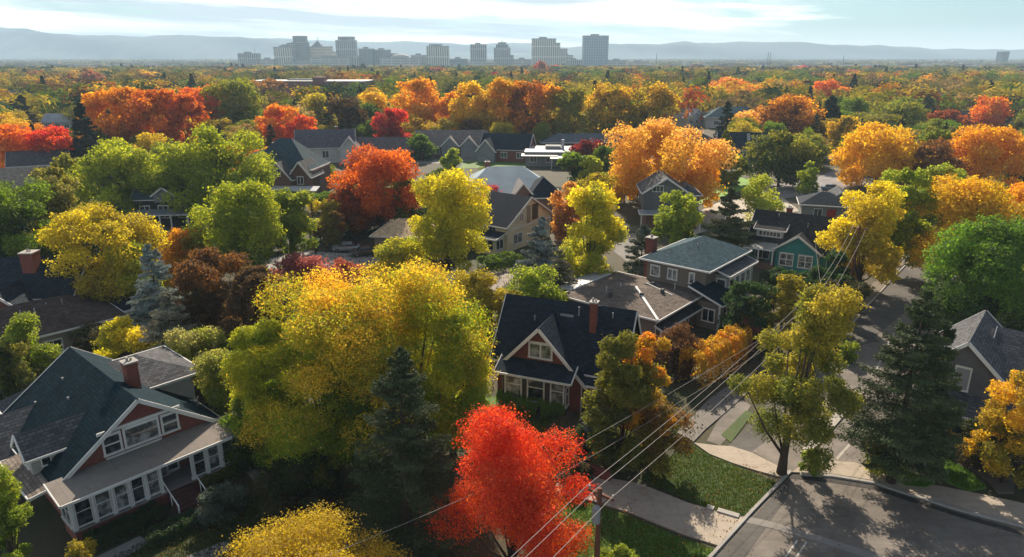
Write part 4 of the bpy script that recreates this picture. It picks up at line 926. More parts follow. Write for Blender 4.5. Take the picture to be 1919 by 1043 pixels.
T('b', 655, 184, 275, 74, 'DB', (.13,.07,.02), 'very dark brown tree left of the bright red tree', .03, 'oval', 24)
T('b', 600, 176, 262, 72, 'DY', 'OL', 'yellow-olive tree above the mauve-roofed house', .03, 'round', 24)
T('b', 738, 203, 286, 70, 'R', 'DR', 'bright crimson tree above the long brown roof', .03, 'round', 24)
T('b', 700, 172, 262, 60, 'GO', 'DY', 'gold tree behind the bright crimson tree', .03, 'round', 22)
T('b', 785, 148, 262, 92, 'O', 'GO', 'tall orange tree right of the bright crimson tree', .03, 'oval', 30)
T('b', 838, 174, 264, 74, 'O', 'O', 'vivid orange tree at the left end of the central orange row', .03, 'round', 26)
T('b', 888, 154, 272, 84, 'GO', 'DY', 'gold-orange tree, first of the tall central row', .03, 'oval', 30, .9)
T('b', 938, 148, 274, 84, 'O', 'DY', 'orange tree, second of the tall central row', .03, 'oval', 30, .9)
T('b', 985, 152, 274, 82, (.80,.30,.02), 'BR', 'rust-orange tree, third of the tall central row', .03, 'oval', 30, .9)
T('b', 1028, 160, 272, 76, 'O', 'DY', 'orange tree at the right end of the tall central row', .03, 'oval', 28, .9)
T('b', 1075, 164, 272, 76, 'OL', 'DY', 'olive tree between the central orange row and the amber tree', .03, 'oval', 28, .9)
T('b', 1145, 158, 272, 92, 'GO', 'OL', 'amber tree, left half of the pair right of the central row', .03, 'round', 30)
T('b', 1210, 156, 272, 100, (.66,.40,.03), 'OL', 'amber-yellow tree, right half of the pair right of the central row', .03, 'round', 32)
T('b', 1130, 200, 262, 50, 'YG', 'OL', 'small yellow-green tree low between the amber pair', .03, 'round', 18)
T('b', 710, 278, 432, 150, 'OR', (.55,.14,.04), 'large coral-orange tree behind the parked cars', .06, 'spread', 38, 1.0, 1.1)
T('b', 745, 335, 425, 92, 'G', 'DG', 'dark green tree under the right side of the coral-orange tree', .03, 'round', 24)
T('b', 655, 352, 440, 75, (.45,.12,.03), 'BR', 'rusty red tree at the left foot of the coral-orange tree', .03, 'round', 20)
T('b', 838, 318, 520, 150, 'Y', 'YG', 'tall sunny yellow tree in front of the cream house', .10, 'oval', 40, 1.3, .9)
T('b', 745, 444, 520, 92, 'LG', 'DY', 'low light green tree in front of the tan-roofed bungalow', .03, 'round', 22, 1.3)
T('b', 845, 278, 335, 36, 'LG', 'G', 'small cone-shaped green tree among the middle houses', .03, 'egg', 16)
T('b', 790, 250, 300, 48, 'G', 'DG', 'dark green tree left of the twin-gabled house', .03, 'egg', 18)
T('b', 1105, 345, 545, 122, 'Y', 'LG', 'tall yellow and lime tree right of the cream house', .05, 'oval', 40, 1.1, 1.1)
T('b', 1066, 342, 462, 60, 'PO', (.55,.22,.08), 'pale salmon-orange tree behind the tall yellow and lime tree', .04, 'oval', 22)
T('c', 1015, 412, 548, 108, (.30,.34,.33), (.12,.15,.15), 'blue-grey spruce in front of the cream house', cover=1.2, cb=.02, droop=.35)
T('c', 1048, 468, 578, 92, 'BG', 'SG', 'tan and grey small spruce right of the blue-grey spruce', cover=1.0, cb=.02, droop=.4)
T('c', 1203, 424, 535, 88, (.20,.23,.19), 'SG', 'grey-green spruce behind the taupe house', cover=1.1, cb=.02, droop=.35)
T('c', 1366, 358, 488, 118, 'SG', (.09,.09,.03), 'dark pointed conifer left of the teal house', cover=1.2, cb=.02, droop=.3)
T('b', 1248, 230, 392, 200, 'PO', 'GO', 'largest pale orange tree, spreading above the grey two-storey house', .10, 'spread', 42, 1.4, 1.0)
T('b', 1172, 300, 378, 60, 'GO', 'GO', 'gold low bough tree at the left foot of the largest pale orange tree', .05, 'round', 18)
T('b', 1310, 310, 392, 70, 'O', 'GO', 'orange tree at the right foot of the largest pale orange tree', .05, 'round', 20)
T('b', 1268, 358, 468, 78, 'LG', 'G', 'yellow-green tree right of the grey two-storey house', .04, 'oval', 24, 1.1)
T('b', 1292, 385, 462, 42, 'Y', 'YG', 'slim yellow tree beside the yellow-green one', .04, 'oval', 14)
T('b', 1432, 330, 425, 78, 'LG', 'YG', 'thin yellow-green young tree above the teal house', .10, 'egg', 20, 1.4, cover=1.4)
T('b', 1515, 303, 372, 40, 'LG', 'G', 'small neat green tree on the street island', .08, 'egg', 16, .7)
T('b', 1384, 290, 345, 34, 'YG', 'OL', 'little yellow cone tree on the sunlit lawn', .05, 'egg', 14)
T('c', 1358, 248, 345, 60, 'OL', 'SG', 'olive pyramid-shaped conifer beside the sunlit lawn', cover=1.3, cb=.02)
T('b', 1465, 246, 350, 112, 'OL', 'DG', 'wide dark green tree above the far street', .05, 'spread', 30)
T('b', 1098, 262, 318, 64, 'DR', (.2,.02,.02), 'dark crimson round tree beside the flat white roof', .05, 'round', 20)
T('b', 1080, 285, 352, 62, 'G', 'DG', 'dark green tree in front of the dark crimson tree', .05, 'oval', 20)
T('b', 1112, 292, 358, 50, 'LG', 'YG', 'bright lime tree in front of the dark crimson tree', .05, 'egg', 16)
T('b', 1108, 322, 400, 76, 'OL', 'DY', 'olive-brown tree below the dark crimson tree', .05, 'round', 20)
T('b', 880, 510, 620, 95, 'DY', 'OL', 'olive-gold tree behind the left of the brick house', .05, 'round', 26)
T('b', 998, 505, 612, 118, 'LG', 'G', 'rounded green tree behind the navy roof', .05, 'round', 28)
T('b', 935, 540, 625, 80, 'DY', 'OL', 'yellow-olive low tree between the two behind the navy roof', .05, 'round', 20)
# right side
T('b', 1625, 345, 545, 132, 'Y', 'DY', 'tall yellow tree right of the teal house, behind the power pole', .06, 'oval', 38, 1.1)
T('b', 1692, 318, 515, 95, 'LG', 'G', 'yellow-green tree behind the tall yellow one at the street', .05, 'oval', 28)
T('b', 1768, 312, 445, 90, 'LG', 'OL', 'lime-topped tree at the head of the street', .05, 'round', 26)
T('b', 1738, 350, 470, 70, 'G', 'DG', 'dark green tree overhanging the head of the street', .05, 'round', 20)
T('b', 1835, 336, 540, 200, (.85,.50,.02), 'DY', 'huge orange-gold tree on the right above the street', .06, 'round', 44, 1.1)
T('b', 1875, 415, 650, 225, (.20,.36,.03), 'DG', 'huge green tree on the right beside the street', .03, 'round', 46, 1.0)
T('b', 1900, 345, 500, 120, 'O', 'GO', 'orange tree at the right edge behind the huge green tree', .05, 'round', 26)
T('b', 1648, 233, 352, 132, (.88,.56,.02), 'GO', 'round bright golden tree left of its orange neighbour on the right', .04, 'round', 36, .8)
T('b', 1845, 236, 352, 126, (.88,.50,.02), 'O', 'bright golden-orange tree near the right edge', .04, 'round', 34, .9)
T('b', 1745, 262, 356, 92, (.30,.15,.04), 'BR', 'brown tree between the two bright golden trees', .04, 'round', 26)
T('b', 1748, 238, 330, 78, 'OL', 'G', 'olive tree behind the brown one between the golden trees', .04, 'round', 22)
T('b', 1580, 218, 292, 54, 'GO', 'OL', 'small gold-rimmed round tree left of the round bright golden tree', .04, 'round', 20)
T('c', 1556, 182, 268, 60, 'SP', (.02,.04,.035), 'blue-black conifer clump behind the gold-rimmed round tree', cover=1.4, cb=.02)
T('b', 1480, 178, 268, 104, 'O', 'BR', 'wide copper-orange tree above the far street', .04, 'spread', 32)
T('b', 1682, 190, 262, 92, 'OL', 'G', 'broad olive tree above the round bright golden tree', .04, 'round', 28)
T('b', 1770, 206, 258, 88, (.45,.09,.03), 'BR', 'dark rusty red tree right of the broad olive tree', .04, 'round', 24)
T('b', 1855, 180, 240, 66, 'O', 'OR', 'orange-red round tree near the right edge in the far woods', .04, 'round', 24)
T('b', 1398, 208, 268, 66, 'PO', 'GO', 'pale orange tree in front of the pale hipped house', .04, 'round', 22)
T('c', 1362, 192, 268, 40, 'SP', 'SP', 'slender dark conifer before the pale hipped house', cover=1.3, cb=.02)
T('b', 1550, 148, 208, 64, 'OR', 'O', 'bright orange-red tree in the far woods right of the glass tower', .04, 'round', 22)
T('b', 1362, 145, 198, 78, 'OR', 'PO', 'salmon red tree in the far woods below the two tall masts', .04, 'round', 22)
T('b', 1016, 114, 148, 28, (.60,.10,.03), 'BR', 'small red tree right under the twin stepped tower', .04, 'round', 14)
T('b', 284, 135, 168, 44, 'GO', 'GO', 'bright yellow round tree in the left far woods', .04, 'round', 16)
T('b', 495, 148, 196, 80, (.45,.22,.06), 'BR', 'copper tree in front of the red brick school', .04, 'round', 24)
T('b', 828, 126, 152, 40, (.62,.16,.06), 'BR', 'dull red tree in the middle of the far woods', .04, 'round', 14)
T('b', 72, 150, 186, 36, (.45,.07,.05), 'BR', 'dull crimson tree in the left far woods', .04, 'round', 14)
T('b', 188, 132, 172, 50, (.40,.12,.05), 'BR', 'brownish red round tree in the left far woods', .04, 'round', 16)
# shrubs and hedges
def W2(px, py): return P(px, py)[:2]
hedge([W2(943,752), W2(975,768), W2(1012,778), W2(1054,776)], 1.9, 1.45, (.20,.34,.03), (.13,.25,.02), 'clipped rounded green hedge under the bay windows of the brick house')
hedge([W2(1290,722), W2(1335,700), W2(1385,668)], 2.6, 3.6, 'DY', 'O', 'tall square-cut hedge turning orange and gold beside the driveway', leaf=.2)
hedge([W2(165,1030), W2(225,1005), W2(300,965)], 1.6, 1.0, 'DG', 'DG', 'dark foundation hedge left of the brick steps')
hedge([W2(275,1022), W2(330,998), W2(372,975)], 1.5, .9, 'DG', 'DG', 'low clipped hedge below the brick steps')
hedge([W2(375,915), W2(410,900), W2(448,885)], 1.2, 1.0, 'OL', 'DG', 'dark foundation hedge right of the brick steps')
hedge([W2(590,455), W2(660,440), W2(700,425)], 2.6, 2.2, 'DG', 'DG', 'long dark hedge behind the parked cars', leaf=.35)
hedge([W2(905,505), W2(940,500), W2(968,492)], 4, 1.8, 'DG', 'G', 'dark shrub border below the cream house', leaf=.32)
hedge([W2(1440,530), W2(1490,545), W2(1540,545)], 5, 2.2, 'DG', 'DG', 'dark green hedge below the teal house', leaf=.3)
T('s', 412, 912, 965, 80, 'BS', 'SG', 'round blue-green shrub right of the brick steps', .0, 'round', 16, .5)
T('s', 1060, 815, 862, 60, 'SG', 'DG', 'dark low shrub on the slope below the brick house', .0, 'round', 14)
T('s', 1090, 800, 850, 50, 'DG', 'DG', 'dark green shrub at the foot of the blue spruce', .0, 'round', 12)
T('s', 1412, 598, 655, 46, 'PK', (.25,.08,.08), 'purple-pink shrub right of the taupe house', .0, 'round', 14)
T('s', 1385, 620, 668, 44, (.35,.20,.12), 'PK', 'brownish pink shrub beside the purple-pink one', .0, 'round', 12)
T('b', 1400, 528, 640, 90, 'DG', 'DG', 'dark green tree between the taupe and teal houses', .02, 'round', 22)
T('b', 1470, 515, 640, 80, 'DY', 'OL', 'golden-olive tree in front of the teal house', .04, 'round', 22, 1.3)
T('b', 1420, 560, 655, 60, 'DG', 'OL', 'dark shrubby tree beside the teal lean-to roof', .02, 'round', 16)
T('s', 560, 478, 540, 100, 'PK', (.35,.10,.08), 'pinkish red bush left of the yellow crown top', .0, 'round', 20)
T('s', 640, 492, 535, 92, (.50,.13,.08), 'PK', 'dusty red bush above the yellow crowns', .0, 'round', 18)
T('s', 500, 505, 570, 90, (.30,.12,.06), 'PK', 'reddish brown bush under the right light green tree', .0, 'round', 16)
T('b', 912, 345, 408, 66, (.62,.04,.05), 'R', 'crimson round tree in front of the small brick gable', .03, 'round', 20)
T('s', 330, 455, 500, 40, 'DB', 'DG', 'dark bush beside the curved street', .0, 'round', 12)
T('b', 610, 372, 450, 62, 'DY', 'OL', 'yellow tree behind the wooden pole at the steep-roofed house', .05, 'round', 18)
T('b', 625, 395, 462, 50, 'BR', 'OL', 'brown small tree right of the wooden pole', .05, 'round', 16)
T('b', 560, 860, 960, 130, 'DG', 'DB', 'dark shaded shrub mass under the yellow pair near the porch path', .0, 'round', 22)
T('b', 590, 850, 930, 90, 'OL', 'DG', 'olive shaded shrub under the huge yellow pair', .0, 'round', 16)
T('s', 1075, 858, 905, 70, 'DB', 'DG', 'dark brown low shrub along the brick retaining wall', .0, 'round', 12)
T('s', 1850, 800, 870, 90, 'DG', 'DB', 'dark shrub before the gold-framed porch', .0, 'round', 16)
T('s', 1560, 590, 650, 40, 'OL', 'DY', 'small olive bush at the street edge by the second pole', .0, 'round', 12)
T('s', 1590, 640, 675, 36, 'LG', 'G', 'small green bush at the corner of the far sidewalk', .0, 'round', 12)
T('b', 1560, 470, 575, 70, 'DG', 'DG', 'dark green bush tree right below the teal house', .02, 'round', 18)
T('b', 1580, 520, 620, 80, 'DG', 'DB', 'dark shaded tree under the tall yellow tree at the street', .02, 'round', 20)
# ---------------------------------------------------------------- poles, wires, cars, walls
POLEM = surf('wood', (.14, .055, .03), .85); STEEL = surf('plain', (.25,.25,.25), .5, .15)
def pole(label, x, y, ht, arm=2.2, rot=0, tr=False):
    r = tag(empty('utility_pole', (x, y, 0), rot), label, 'utility pole')
    b = MB(); b.tube([(0,0,0),(0,0,ht*.5),(0,0,ht)], [.19,.165,.13], 10); b.build('pole', POLEM, r, smooth=True)
    b = MB(); b.beam((-arm/2,.14,ht-.45),(arm/2,.14,ht-.45),.11,.13); b.beam((-arm*.3,.14,ht-.5),(0,.14,ht-1.1),.04,.05); b.beam((arm*.3,.14,ht-.5),(0,.14,ht-1.1),.04,.05); b.build('crossarm', POLEM, r)
    for u in (-arm*.45, -arm*.15, arm*.45):
        b = MB(); b.tube([(u,.14,ht-.38),(u,.14,ht-.28),(u,.14,ht-.26),(u,.14,ht-.16)], [.03,.06,.075,.04], 8); b.build('insulator', surf('plain', (.30,.28,.25), .4), r)
    if tr:
        b = MB(); b.tube([(.05,-.35,ht-1.9),(.05,-.35,ht-.95)], [.22,.22], 12); b.tube([(.05,-.35,ht-.95),(.05,-.35,ht-.86)], [.22,.1], 12); b.build('transformer', STEEL, r, smooth=False)
    return r
p1 = (4.7, 31.9, 9.0); p2 = (30.6, 64.6, 9.2); p3 = (45.0, 87.5, 10.2); p0 = (-17.5, 3.5, 9.0)
ra = math.atan2(p2[1]-p1[1], p2[0]-p1[0])-math.pi/2
pole('reddish brown wooden utility pole at the bottom edge, nearest of the poles', p1[0], p1[1], p1[2], 1.6, ra, True)
pole('wooden utility pole rising behind the olive-gold tree, second along the wires', p2[0], p2[1], p2[2], 1.9, ra, True)
pole('dark utility pole in front of the tall yellow tree beside the street', p3[0], p3[1], p3[2], 2.0, ra)
pole('thin wooden pole standing between the light green tree and the parked cars', -32.4, 110.3, 9.6, 1.2, .3)
WIRE = surf('plain', (.34, .31, .28), .45, .05)
def wire(label, pts, sag, r=.015, mat=None):
    q = []
    for a, c in zip(pts[:-1], pts[1:]):
        for i in range(17):
            f = i/16; q.append([a[k]+(c[k]-a[k])*f-(4*sag*f*(1-f) if k == 2 else 0) for k in range(3)])
    b = MB(); b.tube(q, [r]*len(q), 5, cap=False); return tag(b.build('power_line', mat or WIRE, smooth=True), label, 'wire', 'overhead power lines')
dx, dy = math.cos(ra), math.sin(ra)
for off, lab in ((-.8, 'left one of the three overhead wires running over the red maple to the corner tree'), (-.25, 'middle one of the three overhead wires over the red maple and the lawn'), (.8, 'right one of the three overhead wires over the red maple and the lawn')):
    wire(lab, [(p[0]+dx*off, p[1]+dy*off, p[2]-.15) for p in (p0, p1, p2, p3, (75, 135, 10))], .55)
wire('thin wire crossing the front of the dark spruce, red maple and olive-green tree', [(-16, 24, 7.5), P(1050, 852, 7.6), (30.4, 64.6, 7.9)], .3, .012)
wire('thin wire passing from behind the red maple over the thin brownish tree', [(-2, 33, 6.3), P(1270, 755, 6.6), (30.5, 64.5, 7.0)], .3, .011)
wire('thin service wire along the teal house hedge to the second pole', [p2[:2]+(8.6,), (44.2, 98.0, 5.5)], .3, .011)

def car(label, px, py, rot, paint, hatch=False):
    X, Y, _ = P(px, py); r = tag(empty('parked_car', (X, Y, .05), math.radians(rot)), label, 'car', 'parked cars')
    pm = N_paint(paint)
    def ring(x, z0, z1, hw, tw):  # section at x: lower and upper half widths
        return [(x,-hw,z0),(x,hw,z0),(x,hw*1.02,(z0+z1)/2),(x,tw,z1),(x,-tw,z1),(x,-hw*1.02,(z0+z1)/2)]
    def loft(secs, name, mat, par):
        b = MB(); b.v = [p for s_ in secs for p in s_]; m = len(secs[0])
        for i in range(len(secs)-1):
            for q in range(m): b.f.append([i*m+q, i*m+(q+1) % m, (i+1)*m+(q+1) % m, (i+1)*m+q]); b.m.append(0)
        b.f.append(list(range(m))[::-1]); b.m.append(0); b.f.append([(len(secs)-1)*m+q for q in range(m)]); b.m.append(0)
        return b.build(name, mat, par, smooth=False)
    body = loft([ring(-2.25,.42,.72,.74,.70), ring(-2.1,.28,.86,.86,.80), ring(-1.2,.24,.95,.90,.84), ring(0,.24,.96,.90,.86), ring(1.1,.24,.97,.90,.84), ring(2.05,.28,.94,.86,.78), ring(2.25,.42,.80,.76,.72)], 'body', pm, r)
    gl = loft([ring(-1.25,.93,.96,.80,.78), ring(-.55,.93,1.40,.80,.64), ring(.95,.93,1.42,.80,.62), ring(1.75,.93,.98,.78,.74)], 'windows', GLASS, r)
    loft([ring(-.60,1.385,1.43,.655,.60), ring(.2,1.40,1.47,.66,.58), ring(1.0,1.395,1.43,.65,.58)], 'roof_panel', pm, r)
    for x in (-1.4, 1.35):
        for y in (-.86, .86):
            b = MB(); b.tube([(x,y-.1,.32),(x,y+.1,.32)], [.32,.32], 16); w = b.build('wheel', surf('plain', (.02,.02,.02), .9), r)
            b = MB(); s_ = 1 if y > 0 else -1; b.tube([(x,y+s_*.1,.32),(x,y+s_*.115,.32)], [.2,.18], 12); b.build('rim', STEEL, w)
    for y in (-.6, .6):
        b = MB(); b.box(-2.27,-2.16,y-.17,y+.17,.58,.72); b.build('headlight', surf('plain', (.6,.6,.58), .2), r)
        b = MB(); b.box(2.17,2.27,y-.16,y+.16,.66,.80); b.build('tail_light', surf('plain', (.3,.01,.01), .3), r)
    return r
def N_paint(c):
    m, n, out = nt('car_paint'); b = N(n, 'ShaderNodeBsdfPrincipled', i_Roughness=.3, i_Metallic=.3); b.inputs['Base Color'].default_value = rgba(c)
    b.inputs['Coat Weight'].default_value = .6; n.links.new(b.outputs[0], out.inputs[0]); return m
car('silver car parked by the long dark hedge', 650, 470, 8, (.30,.31,.33))
car('dark car parked right of the silver car', 684, 478, 22, (.05,.05,.055))
car('dark blue car parked in the shade before the dark porch house', 303, 442, 10, (.02,.025,.035))
car('blue-grey car on the far street by the street island tree', 1556, 356, -20, (.12,.15,.18))
# brick retaining wall by the sidewalk
b = MB(); q = [P(*a)[:2] for a in ((1052,868),(1100,888),(1145,902))]
for a_, c_ in zip(q[:-1], q[1:]): b.beam((*a_,.45), (*c_,.45), .35, .9)
tag(b.build('garden_wall', BR), 'low red brick retaining wall beside the diagonal sidewalk', 'wall')
b = MB(); q = [P(*a)[:2] for a in ((560,520),(640,560),(720,610))]
for k, (px, py, lab) in enumerate(((900, 425, 0),)): pass
sd = tag(empty('garden_shed', (*P(860, 556)[:2], 0), -.4), 'small dark shed with pale blue roof behind the yellow tree', 'shed')
b = MB(); b.box(-1.5,1.5,-1.2,1.2,0,2.2); b.build('wall', DARKS, sd)
b = MB(); b.slab([(-1.8,-1.5,2.45),(1.8,-1.5,2.45),(1.8,1.5,2.8),(-1.8,1.5,2.8)], .12); b.build('roof', PALEBLUE, sd)
b = MB(); b.box(-.5,.4,-1.26,-1.205,.05,1.95); b.build('door', surf('wood', (.12,.09,.06)), sd)
# fence by the brown trees
fr = tag(empty('wooden_fence', (*P(395, 640)[:2], 0), .5), 'dark wooden board fence in the shade of the brown trees', 'fence')
b = MB()
for i in range(40): b.box(i*.21, i*.21+.19, -.02, .02, .05, 1.85+.03*((i*7) % 3))
b.build('boards', surf('wood', (.09,.055,.035)), fr)
for i in range(5): b = MB(); b.box(i*2.1-.06, i*2.1+.06, .02, .14, 0, 1.95); b.build('post', surf('wood', (.07,.045,.03)), fr)
# ---------------------------------------------------------------- skyline
def facade(col, gl, sx, sz, mort=.35):
    m, n, out = nt('facade'); b = N(n, 'ShaderNodeBsdfPrincipled', i_Roughness=.5); n.links.new(b.outputs[0], out.inputs[0])
    uv = n.nodes.new('ShaderNodeTexCoord').outputs['UV']
    br = N(n, 'ShaderNodeTexBrick', i_Scale=1.0, i_Mortar_Size=mort, i_Brick_Width=sx, i_Row_Height=sz); br.offset = 0
    br.inputs['Color1'].default_value = rgba(gl); br.inputs['Color2'].default_value = rgba(tuple(x*1.4+.01 for x in gl)); br.inputs['Mortar'].default_value = rgba(col); br.inputs['Mortar Smooth'].default_value = .05
    n.links.new(uv, br.inputs['Vector']); n.links.new(br.outputs[0], b.inputs['Base Color']); return m
PALE = facade((.60,.55,.47), (.11,.11,.12), 6.5, 30, 1.5); GRAYF = facade((.36,.36,.38), (.06,.065,.08), 6, 26, 1.1)
DARKF = facade((.16,.18,.23), (.03,.045,.07), 6, 5, .7); BLUEF = facade((.30,.38,.48), (.05,.10,.15), 7, 4.5, .5); BEIGE = facade((.62,.50,.36), (.30,.24,.18), 7, 9, 1.3)
LOWF = facade((.45,.44,.42), (.10,.11,.12), 26, 4.6, 1.1); TEALF = facade((.04,.09,.10), (.02,.05,.06), 6, 5, .5)
def tower(label, vols, Y=2150, dep=34, kind='office_tower', cat='tower', extra=None, mast=None):
    """vols: (x0,x1,ytop,material,depth offset[,ybottom]) in photo pixels, standing at distance Y"""
    def zz(py): return CH-Y*math.tan(TH+math.atan((py-521.5)/1300))
    zc = Y*C_; X = lambda px: (px-960)/1300*(Y*C_+(CH-30)*S_)
    xm = X((vols[0][0]+vols[0][1])/2); r = tag(empty(kind, (xm, Y, 0)), label, cat)
    for i, v in enumerate(vols):
        b = MB(); z0 = zz(v[5]) if len(v) > 5 else 0; z1 = zz(v[2]); o = v[4]
        b.box(X(v[0])-xm, X(v[1])-xm, o, o+dep-abs(o)*.4, z0, z1)
        k = MB()
        b.build('block', v[3], r)
        p = MB(); p.box(X(v[0])-xm-.6, X(v[1])-xm+.6, o-.6, o+dep-abs(o)*.4+.6, z1, z1+2.2); p.build('parapet', surf('plain', (.30,.30,.30)), r)
        if v[1]-v[0] > 18 and len(v) < 6:
            w = X(v[1])-X(v[0]); p = MB(); p.box(X(v[0])-xm+w*.3, X(v[0])-xm+w*.62, o+6, o+20, z1+2.2, z1+6.5); p.build('plant_room', surf('plain', (.22,.22,.23)), r)
    if mast:
        for (px, y0, y1, rad) in mast:
            p = MB(); p.tube([(X(px)-xm, dep/2, zz(y1)), (X(px)-xm, dep/2, zz(y0))], [rad, rad*.3], 8); p.build('mast', STEEL, r)
    if extra: extra(r, xm, X, zz)
    return r
tower('low pale office block with a crane on its roof, leftmost downtown building', [(446,482,101,GRAYF,0)], 2100, mast=[(475,88,101,.9)])
tower('pale ribbed slab at the left of the downtown cluster', [(514,548,89,PALE,0),(527,552,84,GRAYF,20)], 2130)
tower('dark stepped tower, tallest of the left downtown cluster', [(548,576,80,DARKF,0),(551,573,68,DARKF,6,80.5)], 2160)
def spire(r, xm, X, zz):
    cx = X(595)-xm; p = MB(); hw = X(605)-X(595); z0 = zz(88)+2.2
    p.add([(cx-hw,4,z0),(cx+hw,4,z0),(cx+hw,30,z0),(cx-hw,30,z0),(cx,17,zz(75))], [(0,1,4),(1,2,4),(2,3,4),(3,0,4),(3,2,1,0)]); p.build('pyramid_roof', surf('plain', (.14,.17,.21)), r)
tower('beige tower with a pointed pyramid roof and needle', [(577,620,88,BEIGE,0)], 2200, extra=spire, mast=[(595,65,77,1.0)])
tower('grey ribbed tower with a narrower crown, right of the pyramid roof', [(631,667,76,GRAYF,0),(635,663,69.5,GRAYF,6,76.5)], 2180)
tower('dark navy square block, left of the two dark blocks', [(673,699,92,DARKF,0)], 2120)
tower('dark navy block, right of the two dark blocks', [(701,730,94,DARKF,0)], 2140)
def dome(r, xm, X, zz):
    p = MB(); cx = X(750)-xm; R_ = (X(765)-X(735))/2; z0 = zz(107)
    p.tube([(cx,20,z0),(cx,20,z0+4),(cx,20,z0+8),(cx,20,z0+10)], [R_,R_*.97,R_*.7,R_*.2], 24); p.build('dome', surf('plain', (.42,.40,.37)), r)
tower('low cream domed hall right of the dark blocks', [(712,790,109,LOWF,0)], 2110, extra=dome, kind='domed_hall', cat='building')
tower('long low white building in front of the pyramid-roofed tower', [(580,655,108,LOWF,0),(536,600,118,LOWF,-12)], 2080, kind='low_building', cat='building')
tower('pale square tower with a small roof box, left of centre', [(800,841,87,PALE,0),(805,828,83.5,PALE,8,87.5)], 2150)
tower('low dark block between the pale square tower and the ribbed tower', [(843,875,111,DARKF,0)], 2120, kind='low_building', cat='building')
tower('grey ribbed box tower in the middle of the skyline', [(882,912,84,GRAYF,0)], 2160)
tower('stepped tower with a tapering dark top and small finial', [(926,957,90,GRAYF,0),(930,953,84,DARKF,3,90.5),(934,949,80,DARKF,6,84.5),(957,963,104,GRAYF,2)], 2170, mast=[(941,75,80,2.2)])
tower('wide pale tower stepping down to the right', [(997,1042,73,PALE,0),(1042,1050,81,PALE,2),(1050,1064,92,PALE,6)], 2190)
tower('tall blue glass tower, rightmost of downtown', [(1093,1140,67.5,BLUEF,0)], 2200, mast=[(1098,66,67.5,.6)])
tower('lone dark teal tower on the plain at the far right', [(1880,1891,97,TEALF,0)], 2400)
tower('low pale warehouse on the plain right of the glass tower', [(1400,1470,118.5,LOWF,0)], 2500, kind='warehouse', cat='building')
tower('low pale warehouse on the plain below the lone dark tower', [(1850,1912,119,LOWF,0)], 2450, kind='warehouse', cat='building')
tower('low white building right of the pale square tower', [(770,799,104,LOWF,0)], 2160, kind='low_building', cat='building')
for (x0, x1, y0, m_, dY, lab) in ((486,512,112,LOWF,-30,'low pale building between the crane-topped block and the ribbed slab'),(621,631,98,BEIGE,20,'slim beige block left of the grey crowned tower'),(655,672,106,PALE,-10,'low pale block right of the grey crowned tower'),(880,928,117,LOWF,-60,'low white building at the foot of the grey box tower'),(963,996,112,LOWF,-40,'low pale building between the finial tower and the wide stepped tower'),(1062,1092,113,GRAYF,-30,'low grey building left of the blue glass tower'),(1141,1175,114,LOWF,-20,'low white building right of the blue glass tower'),(1180,1215,117,BEIGE,10,'low tan building on the plain right of downtown'),(728,745,101,PALE,40,'small pale block behind the domed hall'),(1050,1075,104,PALE,80,'low block behind the end of the wide stepped tower')):
    tower(lab, [(x0,x1,y0,m_,0)], 2130+dY, kind='low_building', cat='building')
for px, y0, lab in ((1231,100,'thin tall mast right of the glass tower'),(1440,97,'left thin mast of the two above the far town'),(1444,98,'right thin mast of the two above the far town'),(1582,104,'thin dark mast on the plain in the right half'),(1718,112,'thick dark chimney-like mast nearest the right edge')):
    Y = 2000; X = (px-960)/1300*(Y*C_); z = CH-Y*math.tan(TH+math.atan((y0-521.5)/1300))
    r = tag(empty('mast', (X, Y, 0)), lab, 'mast'); b = MB(); b.tube([(0,0,0),(0,0,z)], [1.2,.7], 6); b.build('shaft', surf('plain', (.08,.09,.10)), r)
    b = MB(); b.tube([(0,0,0),(0,0,3)], [2.4,2.0], 6); b.build('base', surf('plain', (.2,.2,.2)), r)
# ---------------------------------------------------------------- woods between and beyond
rs = np.random.RandomState(11)
HB = []; FOOT = []
for h in HOUSES:
    xs, ys, dd = [], [], []
    for (u0, u1, w0, w1, z1) in h.ext:
        for u, w in ((u0,w0),(u1,w0),(u0,w1),(u1,w1)):
            X, Y = h.world(u, w); dd.append(Y); FOOT.append((X, Y))
            for z in (z1*.4, z1): a, b_ = J(X, Y, z); xs.append(a); ys.append(b_)
        X, Y = h.world((u0+u1)/2, (w0+w1)/2); FOOT.append((X, Y, max(u1-u0, w1-w0)/2*1.0))
    HB.append((min(xs), min(ys), max(xs), max(ys), min(dd)))
CLEAR = [(565,468,720,500,108),(255,440,380,500,118),(870,490,975,550,98),(1150,425,1235,490,112),(1300,320,1625,420,160),(1370,400,1500,870,50),(1480,440,1800,890,45),(860,295,1000,312,200)]
COLN = {'O':'orange','OR':'red-orange','R':'red','GO':'amber','DY':'dull yellow','Y':'yellow','YG':'yellow-green','G':'green','DG':'dark green','OL':'olive','BR':'brown','DB':'dark brown','PO':'pale orange','SP':'black-green','SG':'grey-green','DR':'dark crimson','TN':'tan'}
def jit(c, s=.18):
    f = rs.uniform(1-s, 1+s); return tuple(float(min(.9, max(.005, x*f*rs.uniform(.9, 1.1)))) for x in c)
PROTO = {}
for nm, leaf, hh, cov in (('near', .42, 12., 2.1), ('far', .80, 12., 1.9)):
    L = []
    for i, fm in enumerate(('round','oval','spread','round','egg','oval')):
        me, _ = broadleaf_mesh(100+i, 12., 12.5, .08, fm, leaf, cov, 26, 1.0, 1.0, True); me.name = 'tree'; L.append(me)
    PROTO[nm, 'b'] = L
    L = []
    for i in range(3):
        me, _ = conifer_mesh(200+i, 7., 14., leaf*1.3, 1.0, .03, with_trunk=True, nmax=9000); me.name = 'conifer'; L.append(me)
    PROTO[nm, 'c'] = L
